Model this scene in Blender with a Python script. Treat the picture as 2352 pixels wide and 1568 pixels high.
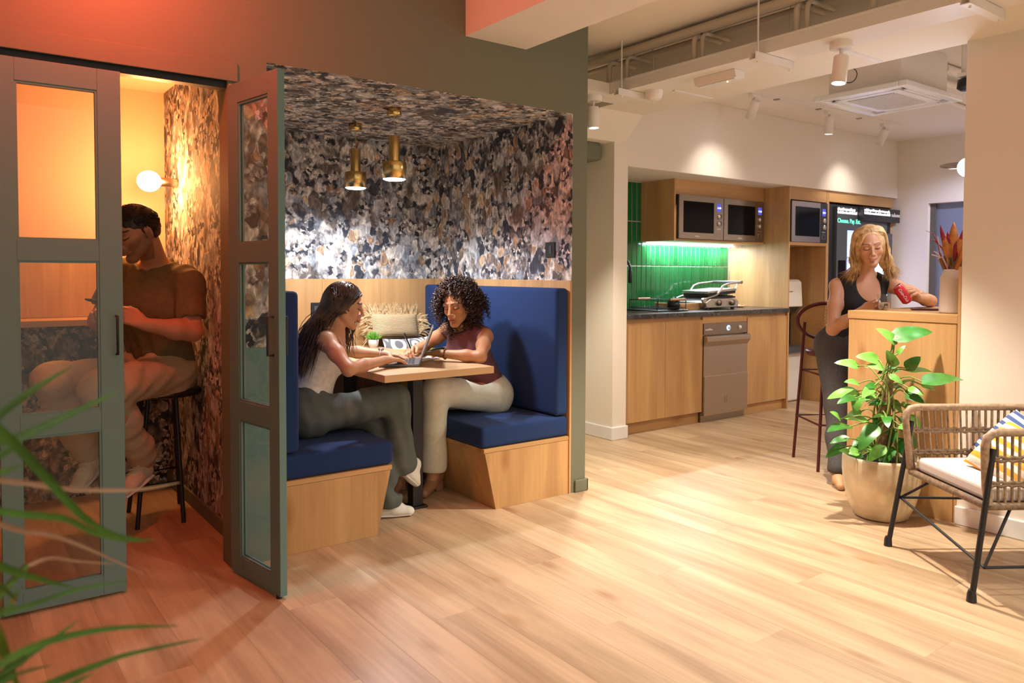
import bpy, bmesh, math, random
import numpy as np
from mathutils import Vector, Matrix
for o in list(bpy.data.objects): bpy.data.objects.remove(o)
random.seed(7); RNG = np.random.default_rng(7)
S = bpy.context.scene; C = S.collection; PI = math.pi
# ------------------------------------------------------------------ camera
cam = bpy.data.cameras.new('camera'); camo = bpy.data.objects.new('camera', cam); C.objects.link(camo)
cam.sensor_width = 36; cam.lens = 1763.5/2352*36; cam.shift_y = -(784-686.8)/2352
yaw, pitch, roll = 0.639398, -0.0343476, 0.0039137
fw = Vector((math.sin(yaw)*math.cos(pitch), math.cos(yaw)*math.cos(pitch), math.sin(pitch)))
r0 = Vector((math.cos(yaw), -math.sin(yaw), 0)); u0 = r0.cross(fw)
rt = r0*math.cos(roll)+u0*math.sin(roll); up = -r0*math.sin(roll)+u0*math.cos(roll)
mw = Matrix((( rt.x, up.x, -fw.x, 0), (rt.y, up.y, -fw.y, 0), (rt.z, up.z, -fw.z, 1.28), (0, 0, 0, 1)))
camo.matrix_world = mw; cam.clip_start = .05
cam.dof.use_dof = True; cam.dof.focus_distance = 4.2; cam.dof.aperture_fstop = 3.2
S.camera = camo
# ------------------------------------------------------------------ world, exposure
w = bpy.data.worlds.new('world'); S.world = w; w.use_nodes = True
w.node_tree.nodes['Background'].inputs[0].default_value = (1.0, .85, .68, 1)
w.node_tree.nodes['Background'].inputs[1].default_value = .72
S.view_settings.view_transform = 'Standard'; S.view_settings.look = 'None'
S.view_settings.exposure = 0.36; S.view_settings.gamma = 1; S.view_settings.use_curve_mapping = False
WARM = (1.0, .84, .66); NEUT = (1.0, .89, .74); COOL = (.86, .90, 1.0)
P_SPOT, P_WASH, P_PEND, P_BULB, P_RED = 165, 15, 54, 46, 36
# ------------------------------------------------------------------ materials
MATS = {}
def nt(name):
    m = bpy.data.materials.new(name); m.use_nodes = True; t = m.node_tree
    b = t.nodes['Principled BSDF']; MATS[name] = m
    return m, t, b
def L(t, a, b): t.links.new(a, b)
def N(t, typ, **k):
    n = t.nodes.new(typ)
    for a, v in k.items():
        if a in n.inputs.keys(): n.inputs[a].default_value = v
        else: setattr(n, a, v)
    return n
def ramp(t, stops, interp='LINEAR'):
    r = t.nodes.new('ShaderNodeValToRGB'); r.color_ramp.interpolation = interp
    e = r.color_ramp.elements
    while len(e) < len(stops): e.new(.5)
    for i, (p, c) in enumerate(stops):
        e[i].position = p; e[i].color = (*c, 1) if len(c) == 3 else c
    return r
def mat(name, col, rough=.5, metal=0, spec=.5, var=0, scale=20, bump=0, bscale=200, emit=None, es=0, alpha=1, trans=0, ior=1.45, sub=0, sheen=0, coat=0):
    m, t, b = nt(name)
    b.inputs['Base Color'].default_value = (*col, 1); b.inputs['Roughness'].default_value = rough
    b.inputs['Metallic'].default_value = metal; b.inputs['Specular IOR Level'].default_value = spec
    b.inputs['IOR'].default_value = ior; b.inputs['Transmission Weight'].default_value = trans
    b.inputs['Coat Weight'].default_value = coat; b.inputs['Sheen Weight'].default_value = sheen
    if sub: b.inputs['Subsurface Weight'].default_value = sub; b.inputs['Subsurface Radius'].default_value = (.012, .005, .003)
    if var or bump: tc = N(t, 'ShaderNodeTexCoord')
    if var:
        n = N(t, 'ShaderNodeTexNoise', Scale=scale, Detail=4.0); L(t, tc.outputs['Object'], n.inputs['Vector'])
        r = ramp(t, [(.3, tuple(c*(1-var) for c in col)), (.7, tuple(min(1, c*(1+var)) for c in col))])
        L(t, n.outputs['Fac'], r.inputs['Fac']); L(t, r.outputs['Color'], b.inputs['Base Color'])
    if bump:
        n = N(t, 'ShaderNodeTexNoise', Scale=bscale, Detail=3.0); L(t, tc.outputs['Object'], n.inputs['Vector'])
        bp = N(t, 'ShaderNodeBump', Strength=bump, Distance=.002); L(t, n.outputs['Fac'], bp.inputs['Height']); L(t, bp.outputs['Normal'], b.inputs['Normal'])
    if emit: b.inputs['Emission Color'].default_value = (*emit, 1); b.inputs['Emission Strength'].default_value = es
    return m
def oak(name, axis=2, light=(.60, .355, .15), dark=(.38, .205, .078), rough=.45, sc=1.0, rnd=0.0, seed=0, knots=True):
    """wood veneer, grain along an axis of the object's own space"""
    m, t, b = nt(name)
    tc = N(t, 'ShaderNodeTexCoord'); mp = N(t, 'ShaderNodeMapping')
    s = [5*sc]*3; s[axis] = .6*sc; mp.inputs['Scale'].default_value = s; mp.inputs['Location'].default_value = (seed*3.1, seed*1.7, seed*.9)
    src = tc.outputs['Object']
    if rnd:
        oi = N(t, 'ShaderNodeObjectInfo'); ad = N(t, 'ShaderNodeVectorMath', operation='MULTIPLY_ADD')
        cx = N(t, 'ShaderNodeCombineXYZ'); 
        for i in range(3): L(t, oi.outputs['Random'], cx.inputs[i])
        L(t, cx.outputs[0], ad.inputs[0]); ad.inputs[1].default_value = (17, 31, 23); L(t, src, ad.inputs[2]); src = ad.outputs[0]
    L(t, src, mp.inputs['Vector'])
    n1 = N(t, 'ShaderNodeTexNoise', Scale=1.0, Detail=5.0, Roughness=.6, Distortion=.6); L(t, mp.outputs[0], n1.inputs['Vector'])
    mp2 = N(t, 'ShaderNodeMapping'); s2 = [60*sc]*3; s2[axis] = 1.2*sc; mp2.inputs['Scale'].default_value = s2; L(t, src, mp2.inputs['Vector'])
    n2 = N(t, 'ShaderNodeTexNoise', Scale=1.0, Detail=3.0); L(t, mp2.outputs[0], n2.inputs['Vector'])
    mx = N(t, 'ShaderNodeMix', data_type='FLOAT'); mx.inputs[0].default_value = .22
    L(t, n1.outputs['Fac'], mx.inputs[2]); L(t, n2.outputs['Fac'], mx.inputs[3])
    mid = tuple((a+c)/2 for a, c in zip(light, dark))
    r = ramp(t, [(.28, dark), (.47, mid), (.62, light), (.8, tuple(min(1, c*1.10) for c in light))]); L(t, mx.outputs[0], r.inputs['Fac'])
    out = r.outputs['Color']
    if knots:
        mp3 = N(t, 'ShaderNodeMapping'); s3 = [4.2*sc]*3; s3[axis] = 1.5*sc; mp3.inputs['Scale'].default_value = s3; L(t, src, mp3.inputs['Vector'])
        v = N(t, 'ShaderNodeTexVoronoi', Scale=1.0); L(t, mp3.outputs[0], v.inputs['Vector'])
        kr = ramp(t, [(.02, (1, 1, 1)), (.16, (0, 0, 0))]); L(t, v.outputs['Distance'], kr.inputs['Fac'])
        km = N(t, 'ShaderNodeMix', data_type='RGBA'); km.blend_type = 'MULTIPLY'
        kf = N(t, 'ShaderNodeMath', operation='MULTIPLY'); kf.inputs[1].default_value = .72; L(t, kr.outputs['Color'], kf.inputs[0]); L(t, kf.outputs[0], km.inputs[0])
        L(t, out, km.inputs[6]); km.inputs[7].default_value = (.62, .42, .25, 1); out = km.outputs[2]
    if rnd:
        hs = N(t, 'ShaderNodeHueSaturation'); mr = N(t, 'ShaderNodeMapRange'); mr.inputs['To Min'].default_value = 1-rnd; mr.inputs['To Max'].default_value = 1+rnd
        L(t, oi.outputs['Random'], mr.inputs['Value']); L(t, mr.outputs[0], hs.inputs['Value']); L(t, out, hs.inputs['Color']); out = hs.outputs[0]
    L(t, out, b.inputs['Base Color']); b.inputs['Roughness'].default_value = rough
    bp = N(t, 'ShaderNodeBump', Strength=.06, Distance=.002); L(t, n2.outputs['Fac'], bp.inputs['Height']); L(t, bp.outputs['Normal'], b.inputs['Normal'])
    return m
def wallpaper(name):
    """dense painted print: overlapping caps and leaves in slate, cream, brown and navy"""
    m, t, b = nt(name)
    g = N(t, 'ShaderNodeNewGeometry'); p = g.outputs['Position']
    def warp(src, sc, amt, stretch=(1, 1, 1)):
        mp = N(t, 'ShaderNodeMapping'); mp.inputs['Scale'].default_value = stretch; L(t, src, mp.inputs['Vector'])
        n = N(t, 'ShaderNodeTexNoise', Scale=sc, Detail=3.0); L(t, mp.outputs[0], n.inputs['Vector'])
        sb = N(t, 'ShaderNodeVectorMath', operation='SUBTRACT'); L(t, n.outputs['Color'], sb.inputs[0]); sb.inputs[1].default_value = (.5, .5, .5)
        ma = N(t, 'ShaderNodeVectorMath', operation='MULTIPLY_ADD'); L(t, sb.outputs[0], ma.inputs[0]); ma.inputs[1].default_value = (amt,)*3; L(t, mp.outputs[0], ma.inputs[2])
        return ma.outputs[0]
    def cells(src, sc, pal, lo, hi):
        v = N(t, 'ShaderNodeTexVoronoi', feature='SMOOTH_F1', Scale=sc, Smoothness=.22); L(t, src, v.inputs['Vector'])
        sx = N(t, 'ShaderNodeSeparateColor'); L(t, v.outputs['Color'], sx.inputs[0])
        r = ramp(t, pal, 'CONSTANT'); L(t, sx.outputs[0], r.inputs['Fac'])
        d = ramp(t, [(.0, (lo,)*3), (.38, (.9,)*3), (.50, (hi,)*3), (.60, (.55,)*3)]); L(t, v.outputs['Distance'], d.inputs['Fac'])
        mu = N(t, 'ShaderNodeMix', data_type='RGBA'); mu.blend_type = 'MULTIPLY'; mu.inputs[0].default_value = 1; L(t, r.outputs['Color'], mu.inputs[6]); L(t, d.outputs['Color'], mu.inputs[7]); return mu.outputs[2]
    q1 = warp(p, 7, .20, (1, 1, .8)); q2 = warp(p, 16, .07, (1.15, 1.15, .75)); q3 = warp(p, 30, .035)
    big = cells(q1, 7.5, [(0, (.03, .035, .05)), (.16, (.10, .075, .06)), (.30, (.17, .20, .25)), (.46, (.34, .30, .27)), (.60, (.52, .53, .56)), (.76, (.70, .65, .58)), (.92, (.40, .24, .13))], .55, 1.25)
    mid = cells(q2, 17, [(0, (.018, .022, .034)), (.20, (.12, .09, .075)), (.36, (.22, .25, .30)), (.52, (.50, .50, .52)), (.68, (.68, .62, .55)), (.84, (.30, .17, .09)), (.93, (.62, .42, .24))], .45, 1.3)
    fin = cells(q3, 42, [(0, (.012, .015, .024)), (.3, (.16, .15, .16)), (.55, (.45, .42, .40)), (.8, (.72, .68, .62))], .6, 1.2)
    def mask(sc, a, c):
        n = N(t, 'ShaderNodeTexNoise', Scale=sc, Detail=3.0); L(t, p, n.inputs['Vector']); r = ramp(t, [(a, (0, 0, 0)), (c, (1, 1, 1))]); L(t, n.outputs['Fac'], r.inputs['Fac']); return r.outputs['Color']
    m1 = N(t, 'ShaderNodeMix', data_type='RGBA'); L(t, mask(6, .42, .52), m1.inputs[0]); L(t, big, m1.inputs[6]); L(t, mid, m1.inputs[7])
    m2 = N(t, 'ShaderNodeMix', data_type='RGBA'); L(t, mask(9, .50, .58), m2.inputs[0]); L(t, m1.outputs[2], m2.inputs[6]); L(t, fin, m2.inputs[7])
    # brush streaks
    mp = N(t, 'ShaderNodeMapping'); mp.inputs['Scale'].default_value = (1, 1, .25); L(t, q3, mp.inputs['Vector'])
    st = N(t, 'ShaderNodeTexNoise', Scale=70.0, Detail=3.0); L(t, mp.outputs[0], st.inputs['Vector']); sr = ramp(t, [(.35, (.55, .55, .55)), (.6, (1.15, 1.12, 1.08))]); L(t, st.outputs['Fac'], sr.inputs['Fac'])
    m3 = N(t, 'ShaderNodeMix', data_type='RGBA'); m3.blend_type = 'MULTIPLY'; m3.inputs[0].default_value = 1; L(t, m2.outputs[2], m3.inputs[6]); L(t, sr.outputs['Color'], m3.inputs[7])
    gm = N(t, 'ShaderNodeGamma', Gamma=.80); hs = N(t, 'ShaderNodeHueSaturation', Saturation=.95, Value=1.08); L(t, m3.outputs[2], gm.inputs[0]); L(t, gm.outputs[0], hs.inputs['Color']); L(t, hs.outputs[0], b.inputs['Base Color']); b.inputs['Roughness'].default_value = .8
    return m
# ------------------------------------------------------------------ mesh helpers
class MB:
    def __init__(s): s.v = []; s.f = []; s.sm = []
    def add(s, vs, fs, smooth=False):
        k = len(s.v); s.v += [tuple(x) for x in vs]; s.f += [tuple(i+k for i in f) for f in fs]; s.sm += [smooth]*len(fs); return s
    def box(s, x0, x1, y0, y1, z0, z1):
        return s.add([(x, y, z) for z in (z0, z1) for y in (y0, y1) for x in (x0, x1)],
                     [(0, 2, 3, 1), (4, 5, 7, 6), (0, 1, 5, 4), (2, 6, 7, 3), (0, 4, 6, 2), (1, 3, 7, 5)])
    def obox(s, c, ax, ay, az):
        c, ax, ay, az = map(Vector, (c, ax, ay, az))
        vs = [c+ax*i+ay*j+az*k for k in (-1, 1) for j in (-1, 1) for i in (-1, 1)]
        return s.add(vs, [(0, 2, 3, 1), (4, 5, 7, 6), (0, 1, 5, 4), (2, 6, 7, 3), (0, 4, 6, 2), (1, 3, 7, 5)])
    def prism(s, pts, d):
        """closed polygon extruded along d"""
        n = len(pts); d = Vector(d); a = [Vector(p) for p in pts]
        return s.add(a+[p+d for p in a], [tuple(range(n))[::-1], tuple(range(n, 2*n))]+[(i, (i+1) % n, (i+1) % n+n, i+n) for i in range(n)])
    def tube(s, path, r, n=8, cap=True, smooth=True, closed=False, flat=None):
        P = [Vector(p) for p in path]; m = len(P); R = r if hasattr(r, '__len__') else [r]*m
        vs = []; prev = None
        for i, p in enumerate(P):
            if closed: d = P[(i+1) % m]-P[i-1]
            else: d = P[min(i+1, m-1)]-P[max(i-1, 0)]
            if d.length < 1e-9: d = Vector((0, 0, 1))
            d.normalize()
            if prev is None:
                a = d.cross(Vector((0, 0, 1)))
                if a.length < .05: a = d.cross(Vector((0, 1, 0)))
            else: a = prev-d*prev.dot(d)
            a.normalize(); prev = a; b = d.cross(a)
            fb = 1 if flat is None else flat
            vs += [p+a*(R[i]*math.cos(2*PI*k/n))+b*(R[i]*fb*math.sin(2*PI*k/n)) for k in range(n)]
        fs = []
        for i in range(m if closed else m-1):
            for k in range(n):
                j = (i+1) % m
                fs.append((i*n+k, i*n+(k+1) % n, j*n+(k+1) % n, j*n+k))
        s.add(vs, fs, smooth)
        if cap and not closed: s.add(vs[:n], [tuple(range(n))[::-1]]); s.add(vs[-n:], [tuple(range(n))])
        return s
    def lathe(s, prof, c=(0, 0, 0), n=32, axis=None, smooth=True, capends=True):
        """prof: (radius, height) list, about axis (default z) through c"""
        c = Vector(c); ax = Vector(axis or (0, 0, 1)).normalized()
        a = ax.cross(Vector((0, 1, 0)) if abs(ax.y) < .9 else Vector((1, 0, 0))).normalized(); b = ax.cross(a)
        vs = [c+ax*h+(a*math.cos(2*PI*k/n)+b*math.sin(2*PI*k/n))*r for r, h in prof for k in range(n)]
        fs = [(i*n+k, i*n+(k+1) % n, (i+1)*n+(k+1) % n, (i+1)*n+k) for i in range(len(prof)-1) for k in range(n)]
        s.add(vs, fs, smooth)
        if capends:
            if prof[0][0] > 1e-5: s.add(vs[:n], [tuple(range(n))[::-1]])
            if prof[-1][0] > 1e-5: s.add(vs[-n:], [tuple(range(n))])
        return s
    def sphere(s, c, r, nu=16, nv=10):
        r = r if hasattr(r, '__len__') else (r, r, r)
        vs = [(c[0]+r[0]*math.sin(PI*i/nv)*math.cos(2*PI*k/nu), c[1]+r[1]*math.sin(PI*i/nv)*math.sin(2*PI*k/nu), c[2]+r[2]*math.cos(PI*i/nv)) for i in range(nv+1) for k in range(nu)]
        return s.add(vs, [(i*nu+k, (i+1)*nu+k, (i+1)*nu+(k+1) % nu, i*nu+(k+1) % nu) for i in range(nv) for k in range(nu)], True)
    def grid(s, f, nu, nv, smooth=True, flip=False):
        vs = [f(i/nu, j/nv) for j in range(nv+1) for i in range(nu+1)]
        q = [(j*(nu+1)+i, j*(nu+1)+i+1, (j+1)*(nu+1)+i+1, (j+1)*(nu+1)+i) for j in range(nv) for i in range(nu)]
        return s.add(vs, [x[::-1] for x in q] if flip else q, smooth)
    def mesh(s, name='m'):
        m = bpy.data.meshes.new(name); m.from_pydata([tuple(v) for v in s.v], [], s.f); 
        m.polygons.foreach_set('use_smooth', s.sm); m.update(); return m
def link(name, data, m=None, parent=None, bevel=0, seg=2, local=False, sub=0, solid=0):
    if isinstance(data, MB): data = data.mesh(name)
    o = bpy.data.objects.new(name, data); C.objects.link(o)
    if m is not None and data is not None and not data.materials: data.materials.append(MATS[m] if isinstance(m, str) else m)
    if parent is not None:
        o.parent = parent
        if not local:
            if parent.parent is None: o.matrix_parent_inverse = Matrix.Translation(-parent.location)   # parts of parts already sit in world space
    if solid: k = o.modifiers.new('s', 'SOLIDIFY'); k.thickness = solid; k.offset = 0
    if bevel: k = o.modifiers.new('b', 'BEVEL'); k.width = bevel; k.segments = seg; k.limit_method = 'ANGLE'; k.angle_limit = .6; k.harden_normals = False
    if sub: k = o.modifiers.new('d', 'SUBSURF'); k.levels = sub; k.render_levels = sub
    return o
def tag(o, label, cat, group=None):
    o['label'] = label; o['category'] = cat
    if group: o['group'] = group
    return o
def thing(name, loc, label, cat, group=None):
    o = bpy.data.objects.new(name, None); C.objects.link(o); o.location = loc; o.empty_display_size = .1
    return tag(o, label, cat, group)
def struct(name, data, m=None, bevel=0, parent=None):
    o = link(name, data, m, parent, bevel=bevel); o['kind'] = 'structure'; return o
def box(*a): return MB().box(*a)
def lamp(name, typ, loc, power, col, parent=None, to=None, size=.05, blend=.5, angle=60):
    l = bpy.data.lights.new(name, typ); l.energy = power; l.color = col
    if typ == 'SPOT': l.spot_size = math.radians(angle); l.spot_blend = blend; l.shadow_soft_size = size
    if typ == 'POINT': l.shadow_soft_size = size
    if typ == 'AREA': l.shape = 'DISK'; l.size = size
    o = bpy.data.objects.new(name, l); C.objects.link(o); o.location = loc
    if to is not None: o.rotation_euler = (Vector(to)-Vector(loc)).to_track_quat('-Z', 'Y').to_euler()
    if parent is not None: o.parent = parent; o.matrix_parent_inverse = Matrix.Translation(-parent.location)
    return o
def text(body, name, size, m, parent, origin, xdir, up, extrude=.0004):
    """lettering as a mesh: origin = lower left corner, xdir/up = writing directions"""
    cu = bpy.data.curves.new('t', 'FONT'); cu.body = body; cu.size = size; cu.extrude = extrude
    to = bpy.data.objects.new('t', cu); C.objects.link(to); dg = bpy.context.evaluated_depsgraph_get()
    me = bpy.data.meshes.new_from_object(to.evaluated_get(dg)); bpy.data.objects.remove(to)
    x = Vector(xdir).normalized(); u = Vector(up).normalized(); z = x.cross(u); o3 = Vector(origin)
    for v in me.vertices: v.co = o3+x*v.co.x+u*v.co.y+z*v.co.z
    me.materials.clear(); return link(name, me, m, parent)
def copy_tree(o, parent=None):
    c = o.copy(); C.objects.link(c); c.parent = parent
    for ch in list(o.children):
        if ch.type == 'LIGHT': continue
        copy_tree(ch, c)
    return c
# palette
mat('olive_paint', (.165, .175, .120), .7, bump=.08, bscale=400)
mat('door_paint', (.13, .235, .225), .5, bump=.05, bscale=300)
mat('white_paint', (.82, .745, .64), .75, bump=.05, bscale=300)
mat('ceiling_paint', (.86, .79, .70), .85)
mat('orange_paint', (.80, .56, .39), .7)
mat('white_plastic', (.82, .77, .71), .4)
mat('white_gloss', (.80, .78, .76), .25)
mat('black_metal', (.016, .016, .018), .42)
mat('black_plastic', (.018, .018, .02), .35)
mat('dark_grey', (.06, .06, .062), .4)
mat('steel', (.55, .52, .49), .28, metal=1)
mat('dark_steel', (.34, .29, .25), .3, metal=1)
mat('brass', (.72, .52, .20), .25, metal=1)
mat('grout', (.74, .70, .58), .9)
mat('blue_fabric', (.006, .031, .125), .9, var=.2, scale=500, bump=.5, bscale=900, sheen=.04)
def thin_glass(name, tint=(.96, .985, .98)):
    m, t, b = nt(name); tr = N(t, 'ShaderNodeBsdfTransparent'); tr.inputs[0].default_value = (*tint, 1); gl = N(t, 'ShaderNodeBsdfGlossy', Roughness=.02); lw = N(t, 'ShaderNodeLayerWeight', Blend=.5); pw = N(t, 'ShaderNodeMath', operation='POWER'); pw.inputs[1].default_value = 4.0; L(t, lw.outputs['Facing'], pw.inputs[0]); fr = N(t, 'ShaderNodeMath', operation='MULTIPLY_ADD'); L(t, pw.outputs[0], fr.inputs[0]); fr.inputs[1].default_value = .72; fr.inputs[2].default_value = .03
    mx = N(t, 'ShaderNodeMixShader'); L(t, fr.outputs[0], mx.inputs[0]); L(t, tr.outputs[0], mx.inputs[1]); L(t, gl.outputs[0], mx.inputs[2]); L(t, mx.outputs[0], t.nodes['Material Output'].inputs[0]); return m
thin_glass('glass')
mat('black_glass', (.006, .006, .007), .12, spec=.08)
mat('kraft_rope', (.50, .36, .20), .7)
oak('oak_v', 2); oak('oak_x', 0); oak('oak_y', 1)
oak('oak_table', 0, light=(.66, .44, .23), dark=(.48, .29, .13), sc=1.2, knots=False)
oak('plank', 1, light=(.60, .44, .275), dark=(.30, .19, .105), rough=.42, rnd=.05, sc=1.1)
wallpaper('wallpaper')
# ================================================================== shell
YW = 3.347                                   # face of the olive wall
fl = struct('floor', box(-1.6, 8.6, -1.2, 6.2, -.08, -.006), 'kraft_rope')
pw, pl = .198, 1.62; pm = {}
def plank_mesh(w_, l_):
    k = (round(w_, 3), round(l_, 3))
    if k not in pm:
        e = .0006; a, b = w_/2, l_/2
        pm[k] = MB().add([(-a, -b, -.006), (a, -b, -.006), (a, b, -.006), (-a, b, -.006), (-a, -b, -e), (a, -b, -e), (a, b, -e), (-a, b, -e), (-a+e, -b+e, 0), (a-e, -b+e, 0), (a-e, b-e, 0), (-a+e, b-e, 0)],
            [(0, 1, 5, 4), (1, 2, 6, 5), (2, 3, 7, 6), (3, 0, 4, 7), (4, 5, 9, 8), (5, 6, 10, 9), (6, 7, 11, 10), (7, 4, 8, 11), (8, 9, 10, 11)]).mesh('plank')
        pm[k].materials.append(MATS['plank'])
    return pm[k]
nx = 0; x = -.35
while x < 8.5:
    off = (nx*.61) % pl; y = (.15 if x < 4.3 else 1.65)-pl+off
    ymax = 5.0
    while y < ymax:
        y0 = max(y, .15 if x < 4.3 else 1.65); y1 = min(y+pl, ymax)
        if y1-y0 > .12:
            o = bpy.data.objects.new('plank', plank_mesh(pw, y1-y0)); C.objects.link(o); o.location = (x+pw/2, (y0+y1)/2, 0); o.parent = fl
        y += pl
    x += pw; nx += 1
# olive wall with the two openings
b = MB()
b.box(-1.6, .155, YW, YW+.12, 0, 2.72); b.box(.155, .985, YW, YW+.12, 2.095, 2.72); b.box(.985, 1.153, YW, YW+.12, 0, 2.72)
b.box(1.153, 2.918, YW, YW+.12, 2.19, 2.72); b.box(2.918, 3.03, YW, 5.0, 0, 2.72)
struct('wall_left', b, 'olive_paint')
struct('trim_1', box(-1.6, 1.025, YW-.012, YW+.001, 2.085, 2.165), 'olive_paint', bevel=.002)
struct('trim_2', MB().box(-.6, .985, YW+.018, YW+.05, 2.058, 2.096).box(-.6, .985, YW+.07, YW+.10, 2.064, 2.096), 'black_metal')   # sliding door track
struct('baseboard_left', MB().box(2.945, 3.046, YW-.014, YW, 0, .072).box(3.03, 3.046, YW-.014, 5.0, 0, .072), 'olive_paint', bevel=.006)
struct('ceiling', box(-1.6, 8.6, -1.2, 6.2, 2.72, 2.82), 'ceiling_paint')
# ceiling soffit coming out of the olive wall
struct('trim_3', MB().box(2.185, 2.578, .2, YW, 2.494, 2.72), 'ceiling_paint')
# booth lining
WP = 'wallpaper'
struct('trim_9', box(.99, 1.1525, YW-.004, YW+.001, 0, .95), 'door_paint')
struct('wall_booth_jamb', box(.99, 1.1525, YW-.003, YW+.001, .95, 2.075), WP)
struct('wall_booth_back', box(1.12, 2.93, 4.87, 5.0, 0, 2.30), WP)
struct('wall_booth_right', box(2.912, 2.919, YW, 4.87, 1.235, 2.19), WP)
struct('wall_booth_left', box(1.085, 1.153, YW+.12, 5.0, 0, 2.60), WP)
struct('ceiling_booth', box(1.153, 2.918, YW+.001, 4.88, 2.188, 2.30), WP)
# phone room lining
struct('wall_phone_back', box(-.5, 1.086, 4.95, 5.05, 0, 2.5), 'orange_paint')
struct('wall_phone_low', box(-.5, 1.085, 4.935, 4.951, 0, 1.0), WP)
struct('wall_phone_left', box(-.5, -.4, YW+.1, 4.95, 0, 2.5), WP)
struct('ceiling_phone', box(-.5, 1.09, YW+.12, 5.0, 2.34, 2.44), 'orange_paint')
struct('baseboard_phone', box(1.073, 1.086, YW+.13, 4.93, 0, .075), 'olive_paint', bevel=.002)
# column, haunched beam and right hand wall
struct('wall_column', box(4.104, 4.25, 4.229, 5.0, 0, 2.72), 'white_paint')
struct('baseboard_column', MB().box(4.088, 4.262, 4.213, 4.3, 0, .10).box(4.088, 4.104, 4.3, 5.0, 0, .10), 'white_gloss', bevel=.006)
hb = MB(); pr = [(3.765, 4.03, 2.452), (3.765, 4.225, 2.272), (3.765, 5.0, 2.272), (3.765, 5.0, 2.72), (3.765, -1.2, 2.72), (3.765, -1.2, 2.452)]
struct('trim_4', hb.prism(pr, (.44, 0, 0)), 'white_paint')
struct('wall_right', box(4.17, 4.50, -1.2, 1.772, 0, 2.46), 'white_paint')
struct('baseboard_right', box(4.152, 4.171, -1.2, 1.775, 0, .095), 'white_gloss', bevel=.006)
struct('trim_5', box(3.55, 4.075, 4.32, 4.9, 2.135, 2.275), 'olive_paint', bevel=.03)
# kitchen
struct('wall_kitchen_back', box(4.2, 8.5, 4.945, 5.05, 0, 2.72), 'white_paint')
struct('wall_kitchen_soffit', box(4.2, 8.4, 4.245, 4.95, 2.105, 2.72), 'white_paint', bevel=.004)
b = MB().box(8.39, 8.5, 3.915, 5.0, 0, 2.72).box(8.39, 8.5, 3.00, 3.915, 2.03, 2.72).box(8.39, 8.5, 1.5, 3.00, 0, 2.72)
struct('wall_kitchen_right', b, 'white_paint')
mat('blue_grey', (.20, .23, .32), .5); mat('grey_frame', (.12, .11, .10), .5)
d = struct('door_1', box(8.47, 8.51, 3.0, 3.86, 0, 2.03), 'blue_grey'); link('door_frame', MB().box(8.44, 8.52, 3.86, 3.915, 0, 2.03), 'grey_frame', d)
struct('wall_kitchen_front', box(4.50, 8.5, 1.5, 1.62, 0, 2.72), 'white_paint')
struct('wall_kitchen_far', box(3.0, 4.2, 5.0, 5.1, 0, 2.72), 'white_paint')
struct('wall_light_block', box(-1.7, -1.6, -1.2, 3.5, 0, 2.72), 'olive_paint')  # unseen wall added to block ambient light from the left
def catmull_(P_, n):
    P_ = [Vector(p) for p in P_]; P_ = [2*P_[0]-P_[1]]+P_+[2*P_[-1]-P_[-2]]; out = []; m = len(P_)-3
    for i in range(n+1):
        s_ = i/n*m; j = min(int(s_), m-1); t = s_-j; a, b, c, d = P_[j:j+4]
        out.append(.5*((2*b)+(c-a)*t+(2*a-5*b+4*c-d)*t*t+(3*b-a-3*c+d)*t**3))
    return out
# ================================================================== booth furniture
p6 = struct('trim_6', MB().box(1.166, 2.905, 4.862, 4.871, 0, 1.232), 'oak_v')
for i in range(4): link('panel', box(1.167+i*.4345, 1.167+(i+1)*.4345-.0015, 4.855, 4.863, 0, 1.235), 'oak_v', p6)
struct('trim_7', box(2.905, 2.9185, YW-.002, 4.868, 0, 1.237), 'oak_v', bevel=.001)
struct('trim_8', box(1.1525, 1.166, YW-.002, 4.868, 0, 1.237), 'oak_v', bevel=.001)
def cushion(x0, x1, y0, y1, z0, z1, r=.028):
    m = bmesh.new(); bmesh.ops.create_cube(m, size=1)
    for v in m.verts: v.co = ((x0+x1)/2+v.co.x*(x1-x0), (y0+y1)/2+v.co.y*(y1-y0), (z0+z1)/2+v.co.z*(z1-z0))
    bmesh.ops.bevel(m, geom=m.edges[:], offset=r, segments=5, profile=.6, affect='EDGES')
    me = bpy.data.meshes.new('c'); m.to_mesh(me); m.free(); me.polygons.foreach_set('use_smooth', [True]*len(me.polygons)); return me
for s in (1, -1):
    f = (lambda X: X) if s > 0 else (lambda X: 4.071-X)
    lab = 'oak bench with blue upholstery under the curly-haired woman' if s > 0 else 'oak bench with blue upholstery beside the open folding door'
    t = thing('booth_bench', (f(2.6), 4.1, 0), lab, 'bench', 'booth benches')
    P = [(f(2.905), 3.352, 0), (f(2.388), 3.352, 0), (f(2.316), 3.352, .312), (f(2.905), 3.352, .312)]
    link('base', MB().prism(P if s > 0 else P[::-1], (0, 1.50, 0)), 'oak_v', t, bevel=.0015)
    a, c = sorted((f(2.905), f(2.309)))
    link('seat_board', box(a, c, 3.350, 4.853, .3135, .336), 'oak_x', t, bevel=.0015)
    a, c = sorted((f(2.904), f(2.298)))
    link('seat_cushion', cushion(a, c, 3.354, 4.852, .337, .452), 'blue_fabric', t)
    a, c = sorted((f(2.904), f(2.812) if s > 0 else 1.298))
    link('back_cushion', cushion(a, c, 3.356, 4.85, .458, 1.193), 'blue_fabric', t)
t = thing('booth_table', (2.05, 4.0, 0), 'oak table with black post legs between the two blue benches', 'table')
link('table_top', box(1.727, 2.38, 3.36, 4.853, .740, .777), 'oak_table', t, bevel=.0015)
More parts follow.
